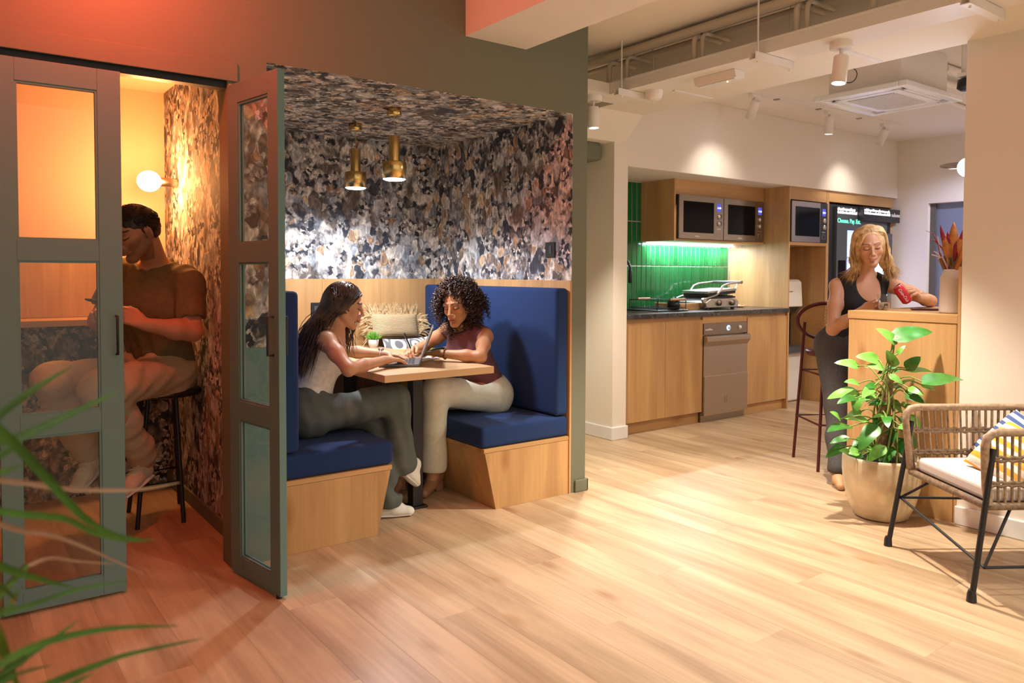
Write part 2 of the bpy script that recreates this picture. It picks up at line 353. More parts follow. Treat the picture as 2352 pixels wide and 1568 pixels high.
for y in (3.62, 4.45):
    link('leg', MB().box(2.03, 2.092, y, y+.062, .012, .733), 'black_metal', t, bevel=.003)
    link('foot_plate', box(2.01, 2.112, y-.02, y+.082, 0, .012), 'black_metal', t, bevel=.002)
    link('top_plate', box(1.95, 2.17, y-.03, y+.09, .732, .740), 'black_metal', t)
mat('pendant_glow', (1, 1, 1), .5, emit=(.72, .80, 1), es=30)
def pendant(x, y, label):
    t = thing('pendant_lamp', (x, y, 2.188), label, 'pendant lamp', 'booth pendants')
    c = (x, y, 0)
    link('ceiling_rose', MB().lathe([(.001, 2.188), (.041, 2.188), (.041, 2.150), (.036, 2.145), (.001, 2.145)], c, 32), 'brass', t)
    link('cord', MB().tube([(x, y, 2.15), (x, y, 2.03)], .0022, 6), 'kraft_rope', t)
    link('neck', MB().lathe([(.001, 2.036), (.0295, 2.036), (.0305, 2.033), (.0305, 1.892)], c, 32), 'brass', t)
    link('shade', MB().lathe([(.0305, 1.894), (.063, 1.892), (.0645, 1.889), (.0645, 1.797), (.0625, 1.797), (.0625, 1.885), (.001, 1.887)], c, 40), 'brass', t)
    link('light_disc', MB().lathe([(.001, 1.7905), (.050, 1.7905), (.0615, 1.796), (.0615, 1.806), (.001, 1.806)], c, 32), 'pendant_glow', t)
    lamp('pendant_light', 'SPOT', (x, y, 1.782), P_PEND, (.92, .94, 1), t, (x, y, 0), .05, .55, 162)
pendant(2.031, 3.832, 'brass cylinder pendant nearer the booth opening')
pendant(2.054, 4.377, 'brass cylinder pendant nearer the booth back wall')
def plate(name, mb1, mb2, loc, label, cat):
    t = thing(name, loc, label, cat); link('plate', mb1, 'black_plastic', t, bevel=.002); link('rocker', mb2, 'dark_grey', t, bevel=.001); return t
plate('light_switch', box(2.902, 2.911, 3.487, 3.572, 1.372, 1.462), box(2.899, 2.903, 3.512, 3.535, 1.392, 1.442), (2.911, 3.53, 1.37), 'black light switch on the patterned wallpaper', 'switch')
plate('wall_socket', box(1.955, 2.042, 4.846, 4.854, .985, 1.078), box(1.975, 2.022, 4.843, 4.847, 1.01, 1.055), (2.0, 4.854, .985), 'dark socket plate on oak panelling behind the long-haired woman', 'socket')
# cushions at the far end of the right bench
def pillow_mesh(w_, h_, th, n=18, jag=0.0):
    b = MB()
    for sgn in (1, -1):
        def f(u, v, sgn=sgn):
            a, c = 2*u-1, 2*v-1; e = max(0, (1-a**4)*(1-c**4))
            return (a*w_/2*(1-.07*(1-abs(c))**1.0*0-.05*c*c*0)*(1-.05*(1-a*a)*0)*(1-.06*(1-c*c)*abs(a)), sgn*th/2*e**.55, c*h_/2*(1-.06*(1-a*a)*abs(c)))
        b.grid(f, n, n, flip=(sgn > 0))
    return b.mesh('pillow')
def place(o, loc, rx=0, ry=0, rz=0): o.location = loc; o.rotation_euler = (rx, ry, rz); return o
# straw cushion: plaited body and a raffia fringe
m, tt, bb = nt('straw')
tc = N(tt, 'ShaderNodeTexCoord'); wv = N(tt, 'ShaderNodeTexWave', Scale=32.0, Distortion=1.2, Detail=2.0, bands_direction='Z'); L(tt, tc.outputs['Object'], wv.inputs['Vector'])
r_ = ramp(tt, [(.1, (.42, .28, .14)), (.6, (.66, .48, .27)), (1, (.74, .57, .34))]); L(tt, wv.outputs['Fac'], r_.inputs['Fac']); L(tt, r_.outputs['Color'], bb.inputs['Base Color'])
bp = N(tt, 'ShaderNodeBump', Strength=.6, Distance=.004); L(tt, wv.outputs['Fac'], bp.inputs['Height']); L(tt, bp.outputs['Normal'], bb.inputs['Normal']); bb.inputs['Roughness'].default_value = .8
t = thing('straw_cushion', (2.53, 4.70, .86), 'plaited straw cushion with shaggy raffia fringe at the booth corner', 'cushion')
o = link('cover', pillow_mesh(.38, .18, .11), 'straw', t, local=True)
fr = MB()
for i in range(260):
    q = random.random()
    if q < .5: px_, pz, dx, dz = random.uniform(-.19, .19), .082, random.gauss(0, .35), 1
    elif q < .75: px_, pz, dx, dz = -.185, random.uniform(-.07, .08), -1, random.gauss(.1, .5)
    else: px_, pz, dx, dz = .185, random.uniform(-.07, .08), 1, random.gauss(.2, .5)
    l_ = random.uniform(.06, .10); py_ = random.uniform(-.015, .015); ln = math.hypot(dx, dz); dx /= ln; dz /= ln
    c0 = Vector((px_, py_, pz)); d_ = Vector((dx, random.gauss(-.1, .25), dz)); sd = Vector((-dz, 0, dx))*random.uniform(.003, .006)
    k = c0+d_*l_*.5+Vector((0, 0, .004)); e = c0+d_*l_+Vector((0, 0, -.008))
    fr.add([c0-sd, c0+sd, k+sd*.9, k-sd*.9, e+sd*.3, e-sd*.3], [(0, 1, 2, 3), (3, 2, 4, 5)])
mat('raffia', (.66, .47, .25), .8, var=.3, scale=40)
fo = link('fringe', fr, 'raffia', t, local=True); fo['kind'] = 'stuff'
t.location = (2.53, 4.765, .905); t.rotation_euler = (-.28, .03, .06)
# white cushion with grey arches
m, tt, bb = nt('arch_print')
tc = N(tt, 'ShaderNodeTexCoord'); mp = N(tt, 'ShaderNodeMapping'); mp.inputs['Scale'].default_value = (8, .001, 8); L(tt, tc.outputs['Object'], mp.inputs['Vector'])
vo = N(tt, 'ShaderNodeTexVoronoi', Scale=1.0, Randomness=.3); L(tt, mp.outputs[0], vo.inputs['Vector'])
m_ = N(tt, 'ShaderNodeMath', operation='MULTIPLY'); m_.inputs[1].default_value = 24; L(tt, vo.outputs['Distance'], m_.inputs[0]); sn_ = N(tt, 'ShaderNodeMath', operation='SINE'); L(tt, m_.outputs[0], sn_.inputs[0])
r_ = ramp(tt, [(.2, (.80, .77, .72)), (.4, (.20, .20, .21))]); L(tt, sn_.outputs[0], r_.inputs['Fac']); L(tt, r_.outputs['Color'], bb.inputs['Base Color']); bb.inputs['Roughness'].default_value = .85
o = tag(link('arch_cushion', pillow_mesh(.40, .38, .12), 'arch_print'), 'white cushion printed with grey arches in front of the straw cushion', 'cushion'); place(o, (2.56, 4.58, .655), -.30, 0, .1)
mat('yellow_cloth', (.72, .50, .03), .85)
o = tag(link('yellow_cushion', pillow_mesh(.40, .36, .12), 'yellow_cloth'), 'yellow cushion on the bench seen under the table', 'cushion'); place(o, (2.56, 4.40, .615), -.45, 0, -.1)
t = thing('shoulder_bag', (2.56, 4.19, .455), 'small dark soft bag leaning on the yellow cushion under the table', 'bag')
mat('bag_cloth', (.018, .014, .012), .7, bump=.3, bscale=60)
o = link('body', pillow_mesh(.30, .26, .12), 'bag_cloth', t, local=True); o.location = (0, 0, .125); o.rotation_euler = (-.35, 0, .1)
o = link('strap', MB().tube([(.16*math.cos(a), .02, .22+.12*math.sin(a)) for a in np.linspace(0, PI, 14)], .009, 6), 'bag_cloth', t, local=True)
# small succulent
t = thing('table_plant', (2.315, 4.665, .777), 'small bright green succulent in white pot on the booth table', 'plant')
link('pot', MB().lathe([(.001, .777), (.026, .777), (.034, .80), (.036, .83), (.032, .83), (.030, .815), (.001, .815)], (2.315, 4.665, 0), 24), 'white_gloss', t)
mat('leaf_lime', (.16, .46, .05), .4); lv = 0
for k in range(26):
    a = k*2.4; el = .35+1.1*(k/26); l_ = .075-.02*(k/26)
    d_ = Vector((math.cos(a)*math.cos(el), math.sin(a)*math.cos(el), math.sin(el))); c0 = Vector((2.315, 4.665, .818))
    link('leaf', MB().tube([c0, c0+d_*l_*.35, c0+d_*l_*.7+Vector((0, 0, .006)), c0+d_*l_+Vector((0, 0, .012))], [.004, .009, .007, .0006], 6, flat=.4), 'leaf_lime', t)
# laptop (screen turned to the long-haired woman)
H0 = Vector((2.03, 3.552, .779)); hx = Vector((.505, .863, 0)).normalized(); bx = Vector((-.863, .505, 0)).normalized(); zz = Vector((0, 0, 1))
t = thing('laptop', (1.98, 3.72, .777), 'open grey laptop on the booth table', 'laptop')
mat('laptop_grey', (.16, .155, .16), .4, metal=.6); mat('keys', (.03, .03, .035), .5)
link('base', MB().obox(H0+hx*.153+bx*.107+zz*.0075, hx*.153, bx*.107, zz*.0075), 'laptop_grey', t, bevel=.003)
sd_ = (zz*.93-bx*.36).normalized(); nn = hx.cross(sd_)
link('lid', MB().obox(H0+hx*.153+zz*.012+sd_*.104, hx*.153, sd_*.104, nn*.003), 'laptop_grey', t, bevel=.002)
mat('screen_white', (.05, .05, .06), .25, emit=(.5, .55, .65), es=.12)
sg = 1 if nn.dot(bx) > 0 else -1
link('screen', MB().obox(H0+hx*.153+zz*.012+sd_*.107+nn*sg*.0033, hx*.144, sd_*.094, nn*.0004), 'screen_white', t)
kb = MB()
for i in range(12):
    for j in range(5): kb.obox(H0+hx*(.028+i*.0228)+bx*(.035+j*.0185)+zz*.0158, hx*.0098, bx*.0078, zz*.0009)
link('keyboard', kb, 'keys', t); link('trackpad', MB().obox(H0+hx*.153+bx*.172+zz*.0152, hx*.05, bx*.028, zz*.0004), 'dark_steel', t)
# notebook
t = thing('notebook', (2.25, 3.86, .777), 'open white notebook under the writing hand of the curly-haired woman', 'notebook')
q = Vector((2.215, 3.90, .777)); a_ = Vector((.96, .28, 0)); b_ = Vector((-.28, .96, 0))
for sgn in (-1, 1):
    link('page_block', MB().obox(q+b_*sgn*.056+zz*.006, a_*.075, b_*.054, zz*.005), 'white_gloss', t, bevel=.002)
link('cover', MB().obox(q+zz*.001, a_*.079, b_*.114, zz*.001), 'kraft_rope', t)
# ================================================================== folding doors and phone room
def door_leaf(t, O, ux, uz, un, width, zt, stile, glass, handle_u, hside):
    """rails and stiles as one frame, three panes; O = lower hinge corner on the outer face"""
    O, ux, uz, un = map(Vector, (O, ux, uz, un)); th = .030
    def bar(mb, u0, u1, z0, z1, d0=0, d1=th): mb.obox(O+ux*(u0+u1)/2+uz*(z0+z1)/2+un*(d0+d1)/2, ux*(u1-u0)/2, un*(d1-d0)/2, uz*(z1-z0)/2)
    for a, c in ((0, stile[0]), (stile[1], width)):
        mb = MB(); bar(mb, a, c, .012, zt); link('stile', mb, 'door_paint', t, bevel=.0012)
    for a, c in glass['rails']:
        mb = MB(); bar(mb, stile[0]+.0002, stile[1]-.0002, a, c, .0003, th-.0003); link('rail', mb, 'door_paint', t, bevel=.0012)
    for a, c in glass['panes']:
        mb = MB(); bar(mb, stile[0]+.0004, stile[1]-.0004, a+.0004, c-.0004, .012, .017); link('pane', mb, 'glass', t)
        mb = MB()
        for e in (.004, .019):
            bar(mb, stile[0], stile[0]+.008, a, c, e, e+.007); bar(mb, stile[1]-.008, stile[1], a, c, e, e+.007)
            bar(mb, stile[0]+.008, stile[1]-.008, a, a+.008, e, e+.007); bar(mb, stile[0]+.008, stile[1]-.008, c-.008, c, e, e+.007)
        link('bead', mb, 'door_paint', t)
    for fs in hside:
        d0 = -.028 if fs < 0 else th
        mb = MB(); m0 = O+ux*handle_u; e = -.026 if fs < 0 else th+.026; s0 = 0 if fs < 0 else th
        mb.tube([m0+un*s0+uz*.955, m0+un*e+uz*.955, m0+un*e+uz*1.105, m0+un*s0+uz*1.105], .0048, 8)
        link('handle', mb, 'black_metal', t)
G = dict(rails=[(.012, .086), (.664, .744), (1.318, 1.396), (1.973, 2.055)], panes=[(.086, .664), (.744, 1.318), (1.396, 1.973)])
t = thing('folding_door', (.37, YW, 0), 'closed grey-green glazed folding door leaf in front of the man', 'door', 'folding door leaves')
door_leaf(t, (.163, 3.333, 0), (1, 0, 0), (0, 0, 1), (0, 1, 0), .410, 2.055, (.061, .329), G, .385, (-1, 1))
h = Vector((.973, 3.308, 0)); e = Vector((1.04, 2.903, 0)); u = (e-h).normalized()
t = thing('folding_door', (.99, 3.1, 0), 'open grey-green glazed folding door leaf standing out from the wall', 'door', 'folding door leaves')
door_leaf(t, h, u, (0, 0, 1), (-u.y, u.x, 0), .411, 2.055, (.083, .335), G, .372, (-1, 1))
link('floor_guide', MB().lathe([(.012, 0), (.012, .013)], (1.045, 2.93, 0), 16), 'black_metal', t)
# wall sconce with globe bulb
mat('globe_glow', (1, .8, .5), .4, emit=(1, .60, .24), es=16)
t = thing('wall_sconce', (1.085, 4.64, 1.78), 'glowing globe bulb sconce on the wallpapered wall above the man', 'wall lamp')
ax = (-1, 0, 0)
link('socket', MB().lathe([(.024, 0), (.025, .004), (.025, .085), (.02, .09)], (1.084, 4.64, 1.78), 24, ax), 'dark_steel', t)
link('globe', MB().lathe([(.001, .083)]+[(.058*math.sin(a), .148-.062*math.cos(a)) for a in np.linspace(.35, PI, 16)], (1.084, 4.64, 1.78), 32, ax), 'globe_glow', t)
lamp('sconce_light', 'POINT', (.935, 4.60, 1.78), P_BULB, (1, .38, .12), t, size=.07)
# back shelf with splash board
t = thing('wall_shelf', (.3, 4.9, 0), 'oak shelf with upright board along the phone room back wall', 'shelf')
link('shelf_board', box(-.4, 1.07, 4.66, 4.934, .987, 1.021), 'oak_x', t, bevel=.002)
link('back_board', box(-.4, 1.07, 4.915, 4.934, 1.022, 1.325), 'oak_v', t, bevel=.002)
# red lamp at the ceiling, just in front of the olive wall
mat('red_glow', (1, .1, .05), .4, emit=(1, .05, .02), es=20)
t = thing('red_ceiling_lamp', (.52, 2.92, 2.72), 'small red glowing ceiling lamp above the folding doors', 'ceiling lamp')
link('housing', MB().lathe([(.05, 2.72), (.05, 2.665), (.046, 2.66)], (.52, 2.92, 0), 24), 'white_plastic', t)
link('lens', MB().lathe([(.045, 2.662), (.040, 2.645), (.02, 2.635), (.001, 2.632)], (.52, 2.92, 0), 24), 'red_glow', t)
lamp('red_light', 'POINT', (.52, 2.92, 2.61), P_RED, (1, .10, .05), t, size=.05)
def marks(name, parent, m, o3, ln, h, n):
    # a run of small upright strokes: lettering too small to read in the photograph
    b = MB(); x_ = 0; rr = random.Random(int(ln*1e4)+n)
    while x_ < ln:
        w_ = ln/n*rr.uniform(.5, .85); hh = h*rr.choice([.62, .62, .7, 1]); b.box(o3[0]+x_, o3[0]+x_+w_, o3[1]-.0006, o3[1], o3[2], o3[2]+hh); x_ += w_+ln/n*.28
    return link(name, b, m, parent)
# ================================================================== kitchen
tilem = MB(); a_, b_, e = .0272, .1958, .0025
tilem.add([(-a_, 0, -b_), (a_, 0, -b_), (a_, 0, b_), (-a_, 0, b_), (-a_, -.006, -b_), (a_, -.006, -b_), (a_, -.006, b_), (-a_, -.006, b_), (-a_+e, -.008, -b_+e), (a_-e, -.008, -b_+e), (a_-e, -.008, b_-e), (-a_+e, -.008, b_-e)],
    [(0, 4, 5, 1)[::-1], (1, 5, 6, 2)[::-1], (2, 6, 7, 3)[::-1], (3, 7, 4, 0)[::-1], (4, 5, 9, 8), (5, 6, 10, 9), (6, 7, 11, 10), (7, 4, 8, 11), (8, 9, 10, 11)])
tm = tilem.mesh('tile')
m, tt, bb = nt('green_tile'); oi = N(tt, 'ShaderNodeObjectInfo'); r_ = ramp(tt, [(0, (.007, .105, .026)), (1, (.014, .165, .045))]); L(tt, oi.outputs['Random'], r_.inputs['Fac']); L(tt, r_.outputs['Color'], bb.inputs['Base Color']); bb.inputs['Roughness'].default_value = .12
tm.materials.append(m)
wk = bpy.data.objects['wall_kitchen_back']
link('grout_bed', box(4.26, 6.40, 4.939, 4.946, .90, 2.106), 'grout', wk)
for i in range(34):
    for j in range(3):
        xx = 6.360-i*.0627
        if xx < 4.30: continue
        o = bpy.data.objects.new('tile', tm); C.objects.link(o); o.parent = wk; o.location = (xx, 4.939, 1.15+j*.40 if j < 2 else 1.9265)
        if j == 2: o.scale = (1, 1, .885)
# base cabinets
def base_cab(x0, x1, doors, label):
    t = thing('base_cabinet', ((x0+x1)/2, 4.6, 0), label, 'cabinet', 'oak base cabinets')
    link('carcass', box(x0, x1, 4.29, 4.93, .10, .785 if x0 < 5 else .914), 'oak_v', t)
    link('plinth', box(x0, x1, 4.31, 4.36, 0, .10), 'oak_x', t)
    n = len(doors)-1
    for i in range(n): link('door', box(doors[i]+.0015, doors[i+1]-.0015, 4.27, 4.2895, .098, .884), 'oak_v', t, bevel=.0012)
    return t
t = base_cab(4.252, 5.205, [4.272, 4.739, 5.204], 'double oak base cabinet under the sink by the white column')
link('end_panel', box(4.252, 4.271, 4.272, 4.29, 0, .914), 'oak_v', t); link('top_rail', box(4.272, 5.205, 4.29, 4.35, .786, .914), 'oak_x', t)
t = base_cab(5.815, 6.43, [5.817, 6.42], 'single oak base cabinet right of the dishwasher')
link('end_panel', box(6.421, 6.436, 4.262, 4.93, 0, .914), 'oak_v', t)
# dishwasher
t = thing('dishwasher', (5.51, 4.6, 0), 'stainless steel undercounter dishwasher between the oak cabinets', 'dishwasher')
mat('brushed', (.50, .43, .36), .33, metal=1)
link('body', box(5.212, 5.808, 4.30, 4.92, .06, .85), 'dark_steel', t)
link('top_strip', box(5.208, 5.812, 4.275, 4.30, .852, .914), 'oak_x', t)
link('control_panel', box(5.214, 5.806, 4.268, 4.30, .755, .85), 'dark_steel', t, bevel=.002)
pv = [(5.21, 4.30, .745), (5.21, 4.235, .745), (5.21, 4.225, .735), (5.21, 4.225, .70), (5.21, 4.262, .655), (5.21, 4.262, .085), (5.21, 4.30, .085)]
link('door', MB().prism(pv, (.60, 0, 0)), 'brushed', t, bevel=.002)
link('lower_panel', box(5.212, 5.808, 4.252, 4.262, .06, .40), 'brushed', t, bevel=.002)
link('kick', box(5.21, 5.81, 4.29, 4.34, 0, .06), 'dark_steel', t)
mat('blue_glow', (.1, .3, 1), .3, emit=(.15, .45, 1), es=5)
for xx, mm in ((5.545, 'blue_glow'), (5.70, 'steel')):
    link('knob', MB().lathe([(.022, 0), (.022, .004)], (xx, 4.268, .805), 20, (0, -1, 0)), mm, t)
    link('knob', MB().lathe([(.014, 0), (.013, .014), (.001, .015)], (xx, 4.266, .805), 20, (0, -1, 0)), 'white_gloss', t)
marks('lettering', t, 'white_gloss', (5.235, 4.2675, .792), .085, .018, 6)
for zz_ in (.20, .165):
    link('emblem', MB().tube([(5.50+.017*math.cos(a), 4.2515, zz_+.017*math.sin(a)) for a in np.linspace(0, 2*PI, 20)[:-1]], .0022, 6, closed=True), 'dark_steel', t)
# worktop, sink, tap
m, tt, bb = nt('worktop'); g_ = N(tt, 'ShaderNodeTexCoord'); nw = N(tt, 'ShaderNodeTexNoise', Scale=5.0, Detail=5.0, Distortion=2.5); L(tt, g_.outputs['Object'], nw.inputs['Vector'])
r_ = ramp(tt, [(.45, (.030, .028, .030)), (.495, (.045, .042, .042)), (.50, (.45, .42, .40)), (.505, (.045, .042, .042)), (.6, (.06, .055, .055))]); L(tt, nw.outputs['Fac'], r_.inputs['Fac']); L(tt, r_.outputs['Color'], bb.inputs['Base Color']); bb.inputs['Roughness'].default_value = .3
tag(link('worktop', MB().box(4.252, 4.36, 4.25, 4.937, .917, .955).box(4.36, 4.74, 4.25, 4.36, .917, .955).box(4.36, 4.74, 4.78, 4.937, .917, .955).box(4.74, 6.42, 4.25, 4.937, .917, .955), 'worktop'), 'dark veined stone-look worktop along the kitchen', 'worktop')
t = thing('sink', (4.55, 4.57, .80), 'stainless steel sink let into the dark worktop', 'sink')
link('bowl', MB().box(4.36, 4.365, 4.36, 4.78, .80, .954).box(4.735, 4.74, 4.36, 4.78, .80, .954).box(4.365, 4.735, 4.36, 4.365, .80, .954).box(4.365, 4.735, 4.775, 4.78, .80, .954).box(4.36, 4.74, 4.36, 4.78, .79, .80), 'steel', t)
link('rim', MB().tube([(4.365, 4.365, .957), (4.735, 4.365, .957), (4.735, 4.775, .957), (4.365, 4.775, .957)], .006, 6, closed=True, flat=.5), 'steel', t)
t = thing('kitchen_tap', (4.62, 4.86, .955), 'black arched kitchen tap with hanging spray head', 'tap')
link('spout', MB().tube([(4.66, 4.86, .955), (4.66, 4.86, 1.34), (4.67, 4.85, 1.40), (4.705, 4.83, 1.43), (4.76, 4.80, 1.42), (4.80, 4.77, 1.385), (4.818, 4.755, 1.33), (4.818, 4.755, 1.30)], .011, 10), 'black_metal', t)
link('spray_head', MB().lathe([(.013, 1.31), (.017, 1.30), (.017, 1.20), (.013, 1.195)], (4.818, 4.755, 0), 16), 'black_plastic', t)
link('lever', MB().tube([(4.66, 4.86, 1.02), (4.72, 4.85, 1.05)], .006, 8), 'black_metal', t)
# upper cabinet with two built-in microwaves
t = thing('wall_cabinet', (5.76, 4.74, 1.55), 'oak wall cabinet housing the two microwaves above the green tiles', 'cabinet')
link('end_panel', box(5.128, 5.146, 4.535, 4.936, 1.566, 2.104), 'oak_v', t, bevel=.001)
link('bottom_board', box(5.147, 6.415, 4.537, 4.936, 1.566, 1.584), 'oak_x', t)
link('top_rail', box(5.147, 6.415, 4.54, 4.936, 1.972, 2.104), 'oak_x', t)
link('filler_strip', box(5.147, 5.157, 4.538, 4.56, 1.586, 1.88), 'oak_v', t)
link('back', box(5.147, 6.415, 4.92, 4.936, 1.585, 1.971), 'oak_v', t)
mat('led_glow', (1, 1, 1), .4, emit=(.72, .80, 1), es=14)
t = thing('under_cabinet_light', (5.6, 4.7, 1.55), 'glowing white light strip under the oak wall cabinet', 'light strip')
link('profile', box(5.15, 6.40, 4.885, 4.925, 1.556, 1.566), 'white_plastic', t); link('diffuser', box(5.152, 6.398, 4.880, 4.923, 1.545, 1.5558), 'led_glow', t)
al = lamp('strip_light', 'AREA', (5.775, 4.86, 1.54), 15, (.86, .92, 1), t, (5.775, 4.80, 0)); al.data.shape = 'RECTANGLE'; al.data.size = 1.12; al.data.size_y = .02
mat('clock_blue', (.02, .02, .12), .3, emit=(.1, .12, .9), es=.6); mat('digits', (.6, .7, 1), .3, emit=(.5, .6, 1), es=2.5)
def microwave(x0, x1, yf, z0, z1, label, dark):
    t = thing('microwave', ((x0+x1)/2, yf+.1, z0), label, 'microwave', 'built-in microwaves')
    fm = 'dark_steel'
    link('body', box(x0+.012, x1-.012, yf+.022, yf+.34, z0+.004, z1-.004), 'black_plastic', t)
    split = x1-.125; fx0, fx1 = x0+.055, split-.008
    mb = MB().box(x0, fx0, yf, yf+.02, z0, z1).box(fx1, split, yf, yf+.02, z0, z1).box(fx0, fx1, yf, yf+.02, z0, z0+.055).box(fx0, fx1, yf, yf+.02, z1-.05, z1)
    link('door_frame', mb, fm, t); link('side_trim', box(x0-.010, x0, yf+.001, yf+.02, z0, z1), 'black_plastic', t)
    link('window', box(fx0, fx1, yf+.005, yf+.02, z0+.055, z1-.05), 'black_glass', t)
    link('control_panel', box(split+.0012, x1, yf, yf+.02, z0, z1), 'black_plastic' if dark else fm, t)
    cx = split+.062
    link('display', box(cx-.027, cx+.027, yf-.001, yf+.001, z1-.125, z1-.055), 'clock_blue', t)
    text('12:48', 'digits', .024, 'digits', t, (cx-.026, yf-.0015, z1-.10), (1, 0, 0), (0, 0, 1))
    for dz in (.17, .235): link('knob', MB().lathe([(.024, 0), (.023, .012), (.001, .013)], (cx+.006, yf, z1-dz), 20, (0, -1, 0)), 'steel', t)
    link('button', box(cx-.03, cx+.03, yf-.002, yf, z1-.288, z1-.278), 'steel', t)
    mb = MB().tube([(cx-.024, yf-.001, z1-.35), (cx+.024, yf-.001, z1-.35), (cx+.024, yf-.001, z1-.308), (cx-.024, yf-.001, z1-.308)], .0018, 4, closed=True); link('open_button', mb, 'steel', t)
    if not dark: marks('lettering', t, 'white_gloss', ((x0+split)/2-.028, yf-.0006, z0+.02), .055, .012, 5)
microwave(5.168, 5.770, 4.515, 1.587, 1.968, 'left one of the two side-by-side steel microwaves', False)
microwave(5.782, 6.380, 4.515, 1.587, 1.968, 'right one of the two side-by-side steel microwaves', False)
# tall unit
t = thing('tall_cabinet', (7.4, 4.6, 0), 'tall oak cabinet framing a microwave, the water cooler and the vending machine', 'cabinet')
link('side_panel', box(6.422, 6.442, 4.265, 4.936, .956, 2.104), 'oak_v', t, bevel=.001)
link('lower_side', box(6.437, 6.447, 4.265, 4.936, 0, .955), 'oak_v', t)
link('middle_panel', box(7.05, 7.095, 4.265, 4.936, 0, 2.104), 'oak_v', t, bevel=.001)
link('far_panel', box(8.35, 8.388, 4.30, 4.936, 0, 2.104), 'oak_v', t)
link('shelf', box(6.443, 7.049, 4.267, 4.936, 1.555, 1.585), 'oak_x', t)
link('top_panel', box(6.443, 7.049, 4.267, 4.30, 1.985, 2.104), 'oak_x', t); link('top_panel', box(7.096, 8.349, 4.267, 4.30, 2.0, 2.104), 'oak_x', t)
link('niche_back', box(6.448, 7.049, 4.92, 4.936, 0, 1.554), 'oak_v', t)
microwave(6.446, 7.046, 4.252, 1.587, 1.972, 'steel microwave above the water cooler', True)
# water cooler
t = thing('water_cooler', (6.80, 4.62, 0), 'white and black floor-standing water cooler in the oak niche', 'water cooler')
cx0, cx1 = 6.62, 6.99
link('cabinet', box(cx0, cx1, 4.47, 4.80, .005, .50), 'white_gloss', t, bevel=.02)
link('drip_tray', MB().prism([(cx0+.01, 4.40, .50), (cx0+.01, 4.79, .50), (cx0+.01, 4.79, .56), (cx0+.01, 4.44, .56)], (.35, 0, 0)), 'dark_grey', t, bevel=.01)
link('back_column', box(cx0+.01, cx1-.01, 4.60, 4.79, .56, .90), 'black_plastic', t)
link('neck', MB().prism([(cx0+.005, 4.50, .95), (cx0+.005, 4.795, .95), (cx0+.005, 4.795, .88), (cx0+.005, 4.56, .88)], (.36, 0, 0)), 'dark_grey', t)
link('head', MB().prism([(cx0, 4.47, .95), (cx0, 4.80, .95), (cx0, 4.80, 1.225), (cx0, 4.52, 1.225), (cx0, 4.485, 1.20)], (.37, 0, 0)), 'white_gloss', t, bevel=.012)
for xx in (6.75, 6.86): link('tap', MB().lathe([(.014, .84), (.018, .88)], (xx, 4.575, 0), 14), 'steel', t)
# vending machine
t = thing('vending_machine', (7.72, 4.6, 0), 'black glass-fronted vending machine behind the blonde woman', 'vending machine')
link('body', box(7.10, 8.345, 4.29, 4.93, .01, 1.985), 'black_plastic', t, bevel=.004)
mat('vend_grey', (.085, .095, .105), .35); mat('cold_glow', (.5, .55, .9), .3, emit=(.42, .48, .95), es=1.3); mat('cold_tube', (.9, .9, 1), .3, emit=(.75, .78, 1), es=6)
link('front', MB().box(7.235, 7.43, 4.262, 4.29, .06, 1.96).box(8.22, 8.335, 4.262, 4.29, .06, 1.72).box(7.43, 8.22, 4.262, 4.29, 1.74, 1.96).box(7.43, 8.22, 4.262, 4.29, .06, .55), 'vend_grey', t)
link('glass_door', box(7.43, 8.22, 4.270, 4.274, .55, 1.74), 'glass', t)
link('interior', box(7.44, 8.21, 4.285, 4.289, .56, 1.73), 'cold_glow', t)
for zz_ in (.78, 1.0, 1.22, 1.44): link('tray', box(7.46, 8.19, 4.278, 4.285, zz_, zz_+.02), 'white_plastic', t)
for xx in (8.17,): link('light_tube', MB().tube([(xx, 4.281, .6), (xx, 4.281, 1.36)], .014, 8), 'cold_tube', t)
link('header', box(7.62, 8.37, 4.20, 4.262, 1.835, 1.975), 'black_plastic', t, bevel=.004)
link('keypad', box(7.27, 7.40, 4.256, 4.262, 1.12, 1.42), 'black_glass', t, bevel=.003)
mat('sign_white', (1, 1, 1), .4, emit=(.95, .93, 1), es=3); mat('sign_green', (.1, .9, .5), .4, emit=(.12, .95, .55), es=2.2)
text('Choose. Pay. Eat.', 'lettering', .062, 'sign_green', t, (7.245, 4.2615, 1.80), (1, 0, 0), (0, 0, 1))
for zz_, ln in ((1.925, .33), (1.892, .36)): marks('lettering', t, 'sign_white', (7.245, 4.2612, zz_), ln, .026, 20)
for zz_, ln in ((1.932, .50), (1.90, .52)): marks('lettering', t, 'sign_white', (7.64, 4.1992, zz_), ln, .024, 28)
marks('lettering', t, 'white_plastic', (8.19, 4.1992, 1.895), .16, .04, 8)
marks('lettering', bpy.data.objects['water_cooler'], 'steel', (6.73, 4.4745, 1.10), .09, .012, 7)
